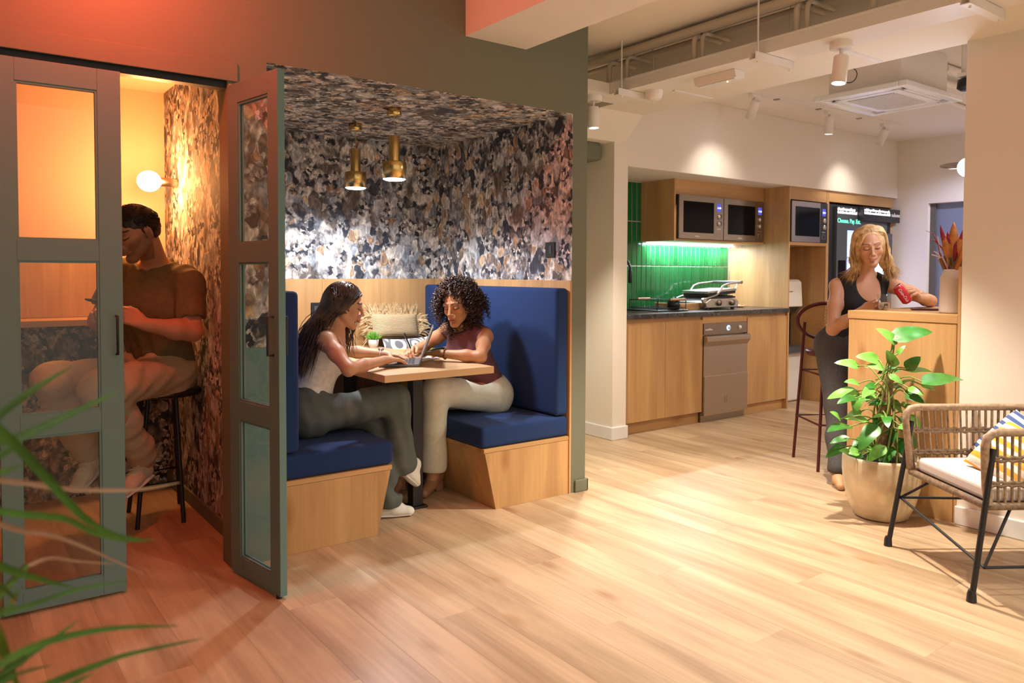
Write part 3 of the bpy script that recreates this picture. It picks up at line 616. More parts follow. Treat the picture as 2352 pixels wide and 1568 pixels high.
# ================================================================== things on the worktop
t = thing('drying_rack', (5.0, 4.58, .955), 'low black wire dish rack with wooden handles beside the sink', 'dish rack')
x0, x1, y0, y1 = 4.80, 5.20, 4.42, 4.78
link('tray', MB().prism([(x0, y0, .957), (x1, y0, .957), (x1, y1, .957), (x0, y1, .957)], (0, 0, .010)), 'black_plastic', t, bevel=.003)
wr = MB()
wr.tube([(x0+.02, y0+.02, 1.05), (x1-.02, y0+.02, 1.05), (x1-.02, y1-.02, 1.05), (x0+.02, y1-.02, 1.05)], .004, 6, closed=True)
wr.tube([(x0+.02, y0+.02, .985), (x1-.02, y0+.02, .985), (x1-.02, y1-.02, .985), (x0+.02, y1-.02, .985)], .003, 6, closed=True)
for i in range(11):
    xx = x0+.04+i*.032; wr.tube([(xx, y0+.02, 1.0), (xx, y0+.02, .975), (xx, y1-.02, .975), (xx, y1-.02, 1.0)], .002, 5)
for xx in (x0+.02, x1-.02):
    for yy in (y0+.02, y1-.02): wr.tube([(xx, yy, .967), (xx, yy, 1.05)], .0035, 6)
link('wire_basket', wr, 'black_metal', t)
for yy in (y0+.02, y1-.02): link('handle', MB().tube([(x0+.12 if yy > 4.6 else x1-.22, yy, 1.055), (x0+.27 if yy > 4.6 else x1-.03, yy, 1.055)], .010, 10), 'oak_x', t)
link('cutlery_cup', MB().lathe([(.001, .97), (.05, .97), (.054, 1.045), (.049, 1.045), (.045, .978), (.001, .978)], (5.09, 4.50, 0), 20), 'black_plastic', t)
t = thing('cutting_board', (5.42, 4.6, .955), 'pale wooden block lying between the dish rack and the grill', 'board')
link('board', box(5.24, 5.58, 4.55, 4.585, .956, 1.012), 'oak_x', t, bevel=.002); link('side', box(5.24, 5.27, 4.586, 4.86, .956, 1.012), 'oak_y', t, bevel=.002)
t = thing('contact_grill', (5.80, 4.65, .955), 'silver contact grill with raised lid handle on the worktop', 'grill')
g0, g1 = 5.54, 5.90
link('base', MB().prism([(5.50, 4.47, .968), (5.95, 4.47, .968), (5.95, 4.47, 1.03), (5.90, 4.47, 1.055), (5.55, 4.47, 1.055), (5.48, 4.47, 1.02)], (0, .33, 0)), 'steel', t, bevel=.008)
for xx in (5.54, 5.90):
    for yy in (4.50, 4.77): link('foot', MB().lathe([(.018, .955), (.018, .97)], (xx, yy, 0), 12), 'black_plastic', t)
link('lower_plate', box(5.55, 5.93, 4.49, 4.78, 1.056, 1.072), 'black_metal', t, bevel=.003)
ribs = MB()
for i in range(10): ribs.box(5.57+i*.035, 5.58+i*.035, 4.492, 4.778, 1.0725, 1.079)
link('ribs', ribs, 'black_metal', t)
link('upper_plate', MB().obox((5.735, 4.635, 1.098), (.195, 0, .012), (0, .145, 0), (-.001, 0, .012)), 'black_metal', t, bevel=.003)
link('lid', MB().obox((5.73, 4.635, 1.122), (.205, 0, .012), (0, .155, 0), (-.001, 0, .013)), 'steel', t, bevel=.008)
for yy in (4.465, 4.805):
    link('arm', MB().tube([(5.45, yy, 1.045), (5.52, yy, 1.065), (5.62, yy, 1.085), (5.67, yy, 1.12), (5.71, yy, 1.165), (5.78, yy, 1.185), (5.99, yy, 1.20)], .013, 8, flat=.6), 'steel', t)
    link('hinge', MB().lathe([(.022, -.012), (.022, .012)], (5.45, yy, 1.04), 16, (0, 1, 0)), 'steel', t)
link('handle', MB().tube([(5.99, 4.465, 1.20), (5.99, 4.805, 1.20)], .014, 10), 'dark_grey', t)
link('lid_bracket', MB().tube([(5.94, 4.47, 1.195), (5.90, 4.47, 1.14)], .010, 8, flat=.5), 'steel', t)
for xx in (5.66, 5.85): link('knob', MB().lathe([(.028, 0), (.026, .02), (.001, .021)], (xx, 4.47, 1.015), 20, (0, -1, 0)), 'dark_steel', t)
t = thing('saucer', (6.20, 4.66, .955), 'small wooden saucer at the right end of the worktop', 'saucer')
link('dish', MB().lathe([(.001, .956), (.05, .956), (.085, .968), (.08, .972), (.05, .962), (.001, .962)], (6.18, 4.66, 0), 28), 'oak_x', t); link('sponge', box(6.15, 6.20, 4.63, 4.68, .963, .98), 'white_plastic', t, bevel=.004)
# ================================================================== bar counter and what stands on it
t = thing('bar_counter', (4.6, 2.08, 0), 'oak bar counter against the end of the white wall', 'counter')
link('front_panel', box(4.170, 4.19, 1.79, 2.372, 0, 1.027), 'oak_v', t, bevel=.001)
link('near_panel', box(4.19, 5.15, 1.79, 1.81, 0, 1.027), 'oak_v', t); link('far_panel', box(4.19, 5.15, 2.352, 2.372, 0, 1.027), 'oak_v', t); link('rear_panel', box(5.13, 5.15, 1.81, 2.352, 0, 1.027), 'oak_v', t)
link('top_slab', box(4.166, 5.155, 1.786, 2.378, 1.028, 1.073), 'oak_y', t, bevel=.0015)
link('upright', box(4.166, 4.30, 1.772, 1.785, 0, 1.32), 'oak_v', t)
# vase and dried flowers
t = thing('vase', (4.338, 1.890, 1.073), 'white ribbed ceramic vase on the bar counter', 'vase')
mat('ceramic', (.76, .71, .65), .5)
pr = [(.001, 1.074), (.060, 1.074)]
for i in range(44):
    z_ = 1.08+i*.0052; q = i/43; pr.append(((.061-.004*q if q < .82 else .0577-.016*(q-.82)/.18)+(.0011 if i % 2 else 0), z_))
pr += [(.040, 1.308), (.036, 1.308), (.036, 1.20), (.001, 1.19)]
link('body', MB().lathe(pr, (4.338, 1.890, 0), 40), 'ceramic', t)
t = thing('dried_bouquet', (4.338, 1.890, 1.2), 'bouquet of orange and burgundy dried flowers in the white vase', 'bouquet')
mat('burgundy', (.24, .015, .04), .7, var=.3); mat('amber_leaf', (.50, .19, .04), .6, var=.25, scale=30); mat('dry_stem', (.40, .25, .13), .8, var=.3); mat('pale_grass', (.58, .45, .38), .8)
VC = Vector((4.338, 1.890, 1.20)); sidev = Vector((.41, -.91, 0)); outv = Vector((-.91, -.41, 0))
def leafblade(b, base, tip, width, bulge, n=7, nrm=None):
    base, tip = Vector(base), Vector(tip); d_ = tip-base; nn_ = nrm if nrm is not None else Vector((-.91, -.41, .1)); sd = d_.normalized().cross(nn_).normalized()
    vs = []; 
    for i in range(n+1):
        q = i/n; c_ = base+d_*q+nn_*bulge*math.sin(PI*q); w_ = width*math.sin(PI*min(1, q*.93+.07))**.8*(1 if q < 1 else 0)
        vs += [c_-sd*w_, c_+nn_*width*.25*math.sin(PI*q), c_+sd*w_]
    b.add(vs, [f for i in range(n) for f in ((3*i, 3*i+1, 3*i+4, 3*i+3), (3*i+1, 3*i+2, 3*i+5, 3*i+4))], True)
for i in range(34):
    a = random.gauss(0, .25); l_ = random.uniform(.16, .24); e = VC+sidev*a*.20+outv*random.gauss(0, .02)+Vector((0, 0, l_))
    link('dry_stem', MB().tube([VC+sidev*a*.06+Vector((0, 0, .0)), VC+sidev*a*.12+Vector((0, 0, l_*.6)), e], [.002, .003, .005 if i % 3 else .009], 5), 'dry_stem', t)
for (s_, z0, z1, w_, mm) in ((.0, .17, .36, .022, 'amber_leaf'), (.03, .16, .30, .026, 'amber_leaf'), (-.03, .16, .30, .020, 'amber_leaf'), (-.045, .20, .345, .011, 'burgundy'), (.035, .18, .33, .014, 'burgundy'), (.012, .15, .29, .013, 'burgundy'), (.06, .10, .31, .012, 'amber_leaf'), (-.02, .19, .31, .012, 'burgundy')):
    b = MB(); leafblade(b, VC+sidev*s_*.7+outv*.02+Vector((0, 0, z0)), VC+sidev*s_*1.4+outv*.03+Vector((0, 0, z1)), w_, .012); link('petal', b, mm, t, solid=.001)
for (pts, mm) in (([(-.01, .10), (-.05, .22), (-.085, .26), (-.11, .265)], 'burgundy'), ([(-.02, .08), (-.06, .19), (-.07, .24), (-.095, .30), (-.13, .315)], 'burgundy'), ([(-.01, .08), (-.05, .17), (-.09, .205)], 'pale_grass'), ([(-.02, .1), (-.06, .20), (-.075, .285)], 'pale_grass'), ([(-.02, .12), (-.05, .17), (-.10, .185)], 'pale_grass')):
    link('spray', MB().tube([VC+sidev*a+outv*.02+Vector((0, 0, z_)) for a, z_ in pts], [.003, .004, .003, .002, .001][:len(pts)], 5), mm, t)
b = MB(); b.tube([VC+sidev*.01+outv*.03+Vector((0, 0, .09)), VC+sidev*.06+outv*.04+Vector((0, 0, .24))], [.009, .014], 8); link('poppy_stalk', b, 'amber_leaf', t)
# glass of water, phone
t = thing('water_glass', (4.39, 2.285, 1.073), 'short clear tumbler on the bar by the woman\'s hand', 'glass')
link('tumbler', MB().lathe([(.001, 1.074), (.031, 1.074), (.037, 1.165), (.0355, 1.165), (.030, 1.082), (.001, 1.082)], (4.39, 2.285, 0), 32), 'glass', t)
mat('drink', (.75, .62, .5), .05, trans=.9, ior=1.33); link('drink', MB().lathe([(.001, 1.0825), (.0298, 1.0825), (.0325, 1.118), (.001, 1.118)], (4.39, 2.285, 0), 28), 'drink', t)
t = thing('phone', (4.55, 2.12, 1.073), 'dark red phone lying on the bar counter', 'phone')
mat('phone_red', (.10, .02, .025), .3); d1 = Vector((.55, -.83, 0)); d2 = Vector((.83, .55, 0))
link('case', MB().obox((4.55, 2.12, 1.0785), d1*.078, d2*.038, (0, 0, .0045)), 'phone_red', t, bevel=.003); link('screen', MB().obox((4.55, 2.12, 1.0834), d1*.073, d2*.034, (0, 0, .0004)), 'black_glass', t)
# bar stool
mat('stool_red', (.085, .012, .016), .35)
t = thing('bar_stool', (4.74, 2.80, 0), 'dark red bar stool with round cane back behind the bar', 'stool')
fv = Vector((-.57, -.82, 0)); rv = Vector((-.82, .57, 0)); SC = Vector((4.80, 2.83, 0))
for a, c_ in ((1, 1), (1, -1), (-1, 1), (-1, -1)):
    foot = SC+rv*.185*a-fv*.20*c_; top = SC+rv*.14*a-fv*.15*c_+Vector((0, 0, .735 if c_ < 0 else .95))
    link('leg', MB().tube([foot+Vector((0, 0, .0)), foot.lerp(top, .5), top], .0105, 8), 'stool_red', t)
for z_, k in ((.30, .176), (.62, .15)):
    P4 = [SC+rv*k*a-fv*(k+.012)*c_+Vector((0, 0, z_)) for a, c_ in ((1, 1), (1, -1), (-1, -1), (-1, 1))]
    link('foot_ring', MB().tube(P4, .007, 6, closed=True), 'stool_red', t)
link('seat', MB().lathe([(.001, .735), (.17, .735), (.185, .75), (.185, .765), (.17, .775), (.001, .775)], SC, 36), 'stool_red', t)
BC = SC-fv*.165+Vector((0, 0, .955)); bn = (fv*-1+Vector((0, 0, .15))).normalized(); bu = Vector((0, 0, 1))-bn*bn.z; bu.normalize(); br = bn.cross(bu)
link('back_ring', MB().tube([BC+br*.165*math.cos(a)+bu*.125*math.sin(a)-bn*(-.05*math.cos(a)**2) for a in np.linspace(0, 2*PI, 41)[:-1]], .013, 8, closed=True), 'stool_red', t)
cn = MB(); mat('cane', (.60, .38, .16), .6)
for i in range(-15, 16):
    for dr in (0, 1, 2):
        pts = []
        for q in np.linspace(-1, 1, 9):
            if dr == 0: a, c_ = i*.0105, q*.122*math.sqrt(max(0, 1-(i*.0105/.158)**2))
            elif dr == 1: c_, a = i*.0080, q*.158*math.sqrt(max(0, 1-(i*.0080/.122)**2))
            else:
                if i % 2: break
                a = q*.14; c_ = i*.012+q*.10
                if (a/.158)**2+(c_/.122)**2 > 1: continue
            pts.append(BC+br*a+bu*c_+bn*.05*(a/.165)**2*0+bn*(.05*(a/.165)**2))
        if len(pts) > 1: cn.tube(pts, .0016, 4, cap=False, smooth=False)
co = link('cane_weave', cn, 'cane', t); co['kind'] = 'stuff'
# wall lamp at the end of the white wall
mat('lamp_white', (1, 1, 1), .4, emit=(.78, .82, 1), es=22)
t = thing('wall_lamp', (4.46, 1.772, 1.86), 'glowing white wall lamp with grey disc shade at the wall end', 'wall lamp')
link('backplate', MB().lathe([(.055, 0), (.055, .02), (.05, .025)], (4.45, 1.772, 1.857), 24, (0, 1, 0)), 'dark_steel', t)
link('bulb', MB().sphere((4.45, 1.872, 1.857), .052, 20, 12), 'lamp_white', t); link('arm', MB().tube([(4.45, 1.79, 1.857), (4.45, 1.83, 1.857)], .012, 10), 'dark_steel', t)
link('disc_shade', MB().lathe([(.02, 0), (.085, .008), (.085, .012), (.02, .005)], (4.515, 1.955, 1.872), 36, (-.30, -.12, 1)), 'dark_steel', t); link('shade_arm', MB().tube([(4.45, 1.89, 1.885), (4.515, 1.955, 1.875)], .006, 8), 'dark_steel', t)
lamp('wall_lamp_light', 'POINT', (4.45, 1.95, 1.80), 7, (.80, .84, 1), t, size=.05)
# rattan armchair
t = thing('rattan_chair', (3.65, 1.4, 0), 'woven rattan armchair with black metal legs at the right wall', 'armchair')
mat('rattan', (.21, .14, .085), .55, var=.35, scale=60); mat('rattan_pale', (.33, .23, .145), .55, var=.3, scale=60)
F1 = Vector((3.600, 1.730, 0)); F2 = Vector((3.300, 1.290, 0)); rr_ = (F2-F1).normalized(); ff = Vector((rr_.y, -rr_.x, 0)); wd = (F2-F1).length
if ff.x > 0: ff = -ff
def CP(u_, v_, z_): return F1+rr_*u_*1.0-ff*v_+Vector((0, 0, z_))       # u across (0..wd), v to the back
DP = .58
def plan(q):
    """U-shaped plan: far arm, back, near arm; q in 0..1"""
    l1, l2 = DP-.14, wd-.28; arc = .14*PI/2; tot = 2*l1+l2+2*arc; s_ = q*tot
    if s_ < l1: return (0, s_)
    s_ -= l1
    if s_ < arc: a = s_/.14; return (.14-.14*math.cos(a), l1+.14*math.sin(a))
    s_ -= arc
    if s_ < l2: return (.14+s_, DP)
    s_ -= l2
    if s_ < arc: a = s_/.14; return (wd-.14+.14*math.sin(a), l1+.14*math.cos(a))
    return (wd, l1-(s_-arc))
def shell(q, z_):
    u_, v_ = plan(q); k = (z_-.36)/.30; cx_, cy_ = wd/2, .28
    return CP(cx_+(u_-cx_)*(1+.07*k), cy_+(v_-cy_)*(1+.10*k), z_)
top = [CP(-.012, .0, .375)]+[shell(0, z_)-ff*(-.0) for z_ in (.45, .55, .60)]+[shell(.004, .635), shell(.016, .655)]+[shell(q, .662) for q in np.linspace(.035, .965, 60)]+[shell(.984, .655), shell(.996, .635)]+[shell(1, z_) for z_ in (.60, .55, .45)]+[CP(wd+.012, 0, .375)]
link('top_rail', MB().tube(top, .0165, 8), 'rattan_pale', t)
for z_ in (.455, .555):
    for k in (-1, 1): link('weave_band', MB().tube([shell(q, z_+.004*math.sin(i*2.1+k*1.57))+Vector((0, 0, .006*k)) for i, q in enumerate(np.linspace(.0, 1, 110))], .0075, 6), 'rattan', t)
for i in range(56):
    q = .012+i*.976/55
    link('rattan_strip', MB().tube([shell(q, .37), shell(q, .46), shell(q, .56), shell(q, .655)], .0058, 6, flat=.75), 'rattan_pale' if i % 2 else 'rattan', t)
ring = [CP(0, 0, .365)]+[shell(q, .365) for q in np.linspace(0, 1, 50)]+[CP(wd, 0, .365)]
link('seat_ring', MB().tube(ring, .016, 8, closed=True), 'rattan', t)
link('seat_platform', MB().prism([shell(q, .352) for q in np.linspace(0, 1, 30)], (0, 0, .016)), 'rattan', t)
cus = bmesh.new(); poly = [CP(.02, .015, .375)]+[CP(*[a*(.965 if n_ else .955)+(.012 if n_ == 0 else .012) for n_, a in enumerate(plan(q))], .375) for q in np.linspace(.03, .97, 40)]+[CP(wd-.02, .015, .375)]
vs = [cus.verts.new(p_) for p_ in poly]; f_ = cus.faces.new(vs); ex = bmesh.ops.extrude_face_region(cus, geom=[f_])
for v_ in ex['geom']:
    if isinstance(v_, bmesh.types.BMVert): v_.co.z += .062
bmesh.ops.recalc_face_normals(cus, faces=cus.faces[:]); me = bpy.data.meshes.new('c'); cus.to_mesh(me); cus.free()
mat('seat_linen', (.66, .60, .56), .9, bump=.2, bscale=500); link('seat_cushion', me, 'seat_linen', t, bevel=.018, seg=4)
for u_, v_, du, dv in ((-.03, -.045, .02, .05), (wd+.03, -.045, -.005, .05), (-.03, DP+.02, .03, -.06), (wd+.03, DP+.02, -.03, -.06)):
    ft = CP(u_-du*1.0, v_-dv*.6, 0); tp = CP(u_+du, v_+dv, .60 if v_ < .2 else .62)
    lg = link('leg', MB().tube([ft, ft.lerp(tp, .58), tp], .0115, 10), 'black_metal', t)
    link('rubber_foot', MB().lathe([(.019, 0), (.017, .03), (.0125, .045)], ft, 14), 'black_plastic', lg)
fl_ = [CP(-.04, -.035, .205), CP(wd+.03, -.035, .12), CP(-.03, DP, .20), CP(wd+.02, DP, .2)]
for a, c_ in ((CP(-.03, -.03, .235), CP(wd+.025, -.02, .13)), (CP(-.03, -.03, .235), CP(-.02, DP+.01, .225)), (CP(wd+.025, -.02, .13), CP(wd+.02, DP, .13)), (CP(-.03, -.03, .235), CP(.05, .10, .35)), (CP(wd+.025, -.02, .13), CP(wd-.03, .12, .35))):
    link('stretcher', MB().tube([a, c_], .0062, 8), 'black_metal', t)
def stripes(name, col, other, n):
    m, tt, bb = nt(name); tc = N(tt, 'ShaderNodeTexCoord'); sx = N(tt, 'ShaderNodeSeparateXYZ'); L(tt, tc.outputs['Object'], sx.inputs[0])
    mu_ = N(tt, 'ShaderNodeMath', operation='MULTIPLY'); mu_.inputs[1].default_value = n; L(tt, sx.outputs['Z'], mu_.inputs[0]); fr_ = N(tt, 'ShaderNodeMath', operation='FRACT'); L(tt, mu_.outputs[0], fr_.inputs[0])
    r_ = ramp(tt, [(0, col), (.5, other)], 'CONSTANT'); L(tt, fr_.outputs[0], r_.inputs['Fac']); L(tt, r_.outputs['Color'], bb.inputs['Base Color']); bb.inputs['Roughness'].default_value = .9
stripes('blue_stripe', (.05, .09, .25), (.70, .66, .60), 27); stripes('yellow_stripe', (.70, .33, .03), (.72, .66, .56), 20)
rz = math.atan2(rr_.y, rr_.x)
o = tag(link('striped_cushion', pillow_mesh(.32, .27, .10), 'blue_stripe'), 'blue and white striped cushion leaning on the rattan chair back', 'cushion', 'striped chair cushions'); c_ = CP(.17, .37, .520); place(o, c_, -.72, .28, rz-.02)
o = tag(link('striped_cushion', pillow_mesh(.33, .27, .11), 'yellow_stripe'), 'mustard and white striped cushion behind the near chair arm', 'cushion', 'striped chair cushions'); c_ = CP(.34, .25, .515); place(o, c_, -.80, .20, rz+.10)
# ================================================================== ceiling services
t = thing('cable_tray', (3.55, 2.5, 2.42), 'white L-shaped cable tray hung under the ceiling beside the beam', 'cable tray')
tr = MB(); tr.box(3.448, 3.668, -1.0, 3.66, 2.420, 2.424).box(3.448, 3.452, -1.0, 3.60, 2.424, 2.492).box(3.664, 3.668, -1.0, 3.66, 2.424, 2.492)
link('long_run', tr, 'white_plastic', t)
link('lip', MB().box(3.440, 3.448, -1.0, 3.598, 2.482, 2.492), 'white_plastic', t)
link('side_branch', MB().box(3.046, 3.447, 3.60, 3.78, 2.420, 2.424).box(3.046, 3.447, 3.60, 3.604, 2.424, 2.492).box(3.046, 3.6, 3.776, 3.78, 2.424, 2.492).box(3.4481, 3.668, 3.661, 3.78, 2.420, 2.424), 'white_plastic', t)
for y in (3.45, 2.46, 1.44):
    t = thing('tray_hanger', (3.55, y, 2.39), {3.45: 'trapeze hanger of the cable tray nearest the olive wall corner', 2.46: 'trapeze hanger in the middle of the cable tray', 1.44: 'trapeze hanger of the cable tray at the top right edge'}[y], 'hanger', 'tray hangers')
    link('strut', MB().box(3.36, 3.70, y-.02, y+.02, 2.378, 2.382).box(3.36, 3.70, y-.02, y-.016, 2.382, 2.418).box(3.36, 3.70, y+.016, y+.02, 2.382, 2.418), 'white_plastic', t)
    for xx in (3.405, 3.685): link('rod', MB().tube([(xx, y, 2.37), (xx, y, 2.72)], .005, 8), 'white_plastic', t)
mat('conduit', (.60, .52, .40), .5)
k = 0
for (xx, z_, r_, y1) in ((3.50, 2.675, .026, 4.9), (3.565, 2.685, .018, 4.9), (3.61, 2.66, .014, 4.9)):
    tag(link('ceiling_pipe', MB().tube([(xx, -1.0, z_), (xx, 1.5, z_), (xx, y1, z_)], r_, 10), 'conduit'), ['thickest cream pipe running along the ceiling above the tray', 'middle cream pipe running along the ceiling above the tray', 'thin cream conduit running along the ceiling above the tray'][k], 'pipe', 'ceiling pipes'); k += 1
k = 0
for y, lab in ((3.66, 'bent conduit dropping into the tray nearest the olive wall'), (3.50, 'bent conduit dropping into the tray second from the olive wall'), (2.96, 'bent conduit dropping into the tray right of the first rod'), (2.90, 'bent conduit beside another above the smoke detector'), (2.30, 'bent conduit dropping into the tray near the second rod'), (2.24, 'thick bent conduit close to the second rod'), (1.90, 'bent conduit dropping into the tray above the spotlight')):
    yy = y; pts = [(3.50, yy, 2.49)]+[(3.50+.0, yy, 2.56)]+[(3.54-.04*math.cos(a), yy, 2.60+.05*math.sin(a)) for a in np.linspace(0, PI/2, 6)]+[(3.74, yy, 2.652)]
    tag(link('conduit_bend', MB().tube(pts, .0125 if k % 2 else .016, 8), 'conduit'), lab, 'pipe', 'conduit bends'); k += 1
# smoke detector, emergency light
t = thing('smoke_detector', (3.60, 3.40, 2.42), 'round white smoke detector under the cable tray', 'smoke detector')
c = (3.60, 3.36, 0)
link('base', MB().lathe([(.055, 2.42), (.055, 2.40), (.052, 2.395)], c, 28), 'white_plastic', t); link('head', MB().lathe([(.052, 2.395), (.048, 2.375), (.03, 2.362), (.001, 2.36)], c, 28), 'white_plastic', t)
t = thing('emergency_light', (3.59, 2.86, 2.42), 'slim white emergency light box under the cable tray', 'emergency light')
link('housing', MB().prism([(3.555, 2.72, 2.42), (3.66, 2.72, 2.42), (3.645, 2.72, 2.375), (3.57, 2.72, 2.375)], (0, .29, 0)), 'white_plastic', t, bevel=.003); link('diffuser', box(3.575, 3.64, 2.735, 2.995, 2.368, 2.3745), 'white_gloss', t)
mat('amber_led', (1, .7, .2), .4, emit=(1, .6, .1), es=8); link('indicator', MB().sphere((3.60, 2.80, 2.367), .004, 8, 6), 'amber_led', t)
# perforated strips across the beam
pm_ = MB()
for y, x0, x1 in ((3.36, 3.78, 4.15),):
    pm_.box(x0, x1, y-.012, y+.012, 2.444, 2.4515)
tag(link('perforated_strip', pm_, 'white_plastic'), 'perforated white strip across the beam beside the smoke detector', 'strip', 'perforated strips')
tag(link('perforated_strip', box(3.70, 4.16, 2.20, 2.224, 2.440, 2.4515), 'white_plastic'), 'perforated white strip across the beam behind the spotlight', 'strip', 'perforated strips')
# spotlights
mat('spot_face', (1, 1, 1), .4, emit=(.82, .87, 1), es=25)
def spot(base, aim, length, r_, label, power, angle, group, col=WARM, stem=.06, box_base=True, blend=.6):
    t = thing('spotlight', base, label, 'spotlight', group); b3 = Vector(base); d_ = (Vector(aim)-b3).normalized()
    if box_base: link('mount', MB().lathe([(.055, 0), (.055, -.03), (.05, -.034)], b3, 28), 'white_plastic', t)
    else: link('mount', MB().box(b3.x-.06, b3.x+.06, b3.y-.018, b3.y+.018, b3.z-.028, b3.z), 'white_plastic', t, bevel=.004)
    j = b3-Vector((0, 0, .03+stem)); link('stem', MB().tube([b3-Vector((0, 0, .02)), j], .009, 10), 'white_plastic', t)
    d_ = (Vector(aim)-j).normalized(); a = j-d_*.02
    link('barrel', MB().lathe([(.001, 0), (r_*.96, 0), (r_, .004), (r_, length), (r_*.88, length), (r_*.86, length-.012)], a, 32, d_, capends=False), 'white_plastic', t)
    link('lens', MB().lathe([(.001, length-.011), (r_*.87, length-.011)], a, 28, d_, capends=False), 'spot_face', t)
    lamp('spot_light', 'SPOT', a+d_*(length+.012), power, col, t, aim, r_, blend, angle); return t
spot((3.575, 2.10, 2.42), (3.25, 2.15, 0), .135, .036, 'white cylinder spotlight on the cable tray near the picture top', P_SPOT*1.45, 92, 'tray spotlights', NEUT)
spot((3.40, 3.70, 2.42), (3.42, 3.60, 0), .135, .036, 'white cylinder spotlight peeking out beside the olive wall edge', P_SPOT*.8, 100, 'tray spotlights', NEUT)
t = thing('light_track', (6.2, 3.75, 2.70), 'thin white lighting track under the kitchen ceiling', 'track'); link('rail', box(4.9, 7.45, 3.735, 3.768, 2.69, 2.72), 'white_plastic', t)
for xx in (5.45, 6.05, 6.7): link('clip', box(xx-.015, xx+.015, 3.73, 3.773, 2.684, 2.692), 'dark_steel', t)
for xx, to, lab in ((5.17, (5.55, 4.16, 2.05), 'left kitchen track spotlight'), (6.22, (6.35, 4.25, 1.0), 'middle kitchen track spotlight'), (7.16, (7.05, 4.16, 2.05), 'right kitchen track spotlight')):
    spot((xx, 3.752, 2.69), (xx+.15, 4.27, 1.75) if xx != 6.22 else (6.30, 3.95, 0), .15, .036, lab+' aimed at the oak units', P_WASH if xx != 6.22 else P_WASH*1.6, 96 if xx != 6.22 else 70, 'kitchen track spotlights', (1.0, .90, .80), .035, False, 1.0)
tag(link('ceiling_conduit', MB().tube([(4.3, 3.40, 2.705), (5.0, 3.35, 2.705)], .012, 8), 'white_plastic'), 'short white conduit left of the air conditioner on the ceiling', 'pipe'); tag(link('ceiling_conduit', MB().tube([(6.0, 2.95, 2.70), (8.35, 3.05, 2.70)], .02, 8), 'white_plastic'), 'white conduit on the kitchen ceiling right of the air conditioner', 'pipe')
for i, (ya, za, lab) in enumerate(((2.62, 2.66, 'lower of two white pipes right of the air conditioner'), (2.48, 2.68, 'upper of two white pipes right of the air conditioner'))):
    tag(link('ceiling_pipe', MB().tube([(5.5, ya, za), (6.6, ya, za), (7.4, ya, za)], .032, 12), 'white_plastic'), lab, 'pipe', 'kitchen ceiling pipes')
# air conditioner cassette
t = thing('air_conditioner', (5.1, 2.66, 2.42), 'ceiling cassette air conditioner with honeycomb grille over the kitchen', 'air conditioner')
x0, x1, y0, y1, z0 = 4.665, 5.405, 2.315, 2.935, 2.415
link('casing', box(x0+.07, x1-.07, y0+.07, y1-.07, z0+.04, 2.72), 'white_plastic', t, bevel=.004)
fr_ = MB(); 
for a in ((x0, x1, y0, y0+.055), (x0, x1, y1-.055, y1), (x0, x0+.055, y0+.055, y1-.055), (x1-.055, x1, y0+.055, y1-.055)): fr_.box(*a, z0, z0+.035)
link('panel_frame', fr_, 'white_gloss', t, bevel=.006)
link('panel_back', box(x0+.055, x1-.055, y0+.055, y1-.055, z0+.02, z0+.035), 'dark_grey', t)
for a in ((x0+.14, x1-.14, y0+.062, y0+.092), (x0+.14, x1-.14, y1-.092, y1-.062), (x0+.062, x0+.092, y0+.14, y1-.14), (x1-.092, x1-.062, y0+.14, y1-.14)): link('louvre', box(*a, z0+.004, z0+.012), 'white_plastic', t)
gr = MB().box(x0+.10, x1-.10, y0+.10, y1-.10, z0+.003, z0+.019); link('grille_frame', gr, 'white_gloss', t)
gg = MB()
for i in range(24): gg.box(x0+.155+i*.0182, x0+.164+i*.0182, y0+.15, y1-.15, z0-.001, z0+.0028)
for i in range(17): gg.box(x0+.155, x1-.155, y0+.155+i*.0182, y0+.162+i*.0182, z0-.001, z0+.0026)
link('grille', gg, 'white_plastic', t)
for xx, yy in ((x0+.09, y0+.09), (x0+.09, y1-.09), (x1-.09, y0+.09), (x1-.09, y1-.09)): link('hanging_rod', MB().tube([(xx, yy, z0+.03), (xx, yy, 2.72)], .006, 8), 'white_plastic', t)
link('cable_loop', MB().tube([(x0+.068, y1-.22+.045*math.cos(a), 2.56+.045*math.sin(a)) for a in np.linspace(0, 2*PI, 25)[:-1]], .0022, 5, closed=True), 'black_plastic', t)
t = thing('ceiling_camera', (5.0, 2.15, 2.5), 'small dark device on a white rod beside the right wall', 'camera')
link('rod', MB().tube([(5.02, 2.145, 2.5), (5.02, 2.145, 2.72)], .018, 10), 'white_plastic', t); link('bracket', box(4.98, 5.06, 2.12, 2.17, 2.48, 2.50), 'white_plastic', t)
link('body', MB().lathe([(.02, 0), (.045, .01), (.05, .06), (.03, .075)], (5.03, 2.14, 2.475), 20, (0, 0, -1)), 'black_plastic', t)
# unseen spotlights added to fill the open room, behind and beside the camera
for i, (xx, yy, pw_) in enumerate(((3.40, .20, .35), (2.2, -.2, .45))):
    spot((3.56 if i == 0 else xx, yy, 2.42 if i == 0 else 2.72), (xx-.35, yy+.4, 0), .135, .036, ['added unseen fill spotlight on the near end of the cable tray', 'added unseen fill spotlight on the ceiling behind the camera'][i], P_SPOT*pw_, 125, 'tray spotlights', NEUT)
spot((7.7, 2.55, 2.72), (8.39, 3.75, 1.1), .135, .036, 'cool white ceiling spotlight aimed at the kitchen doorway', 75, 80, 'kitchen doorway spotlight', (.66, .70, 1.0))
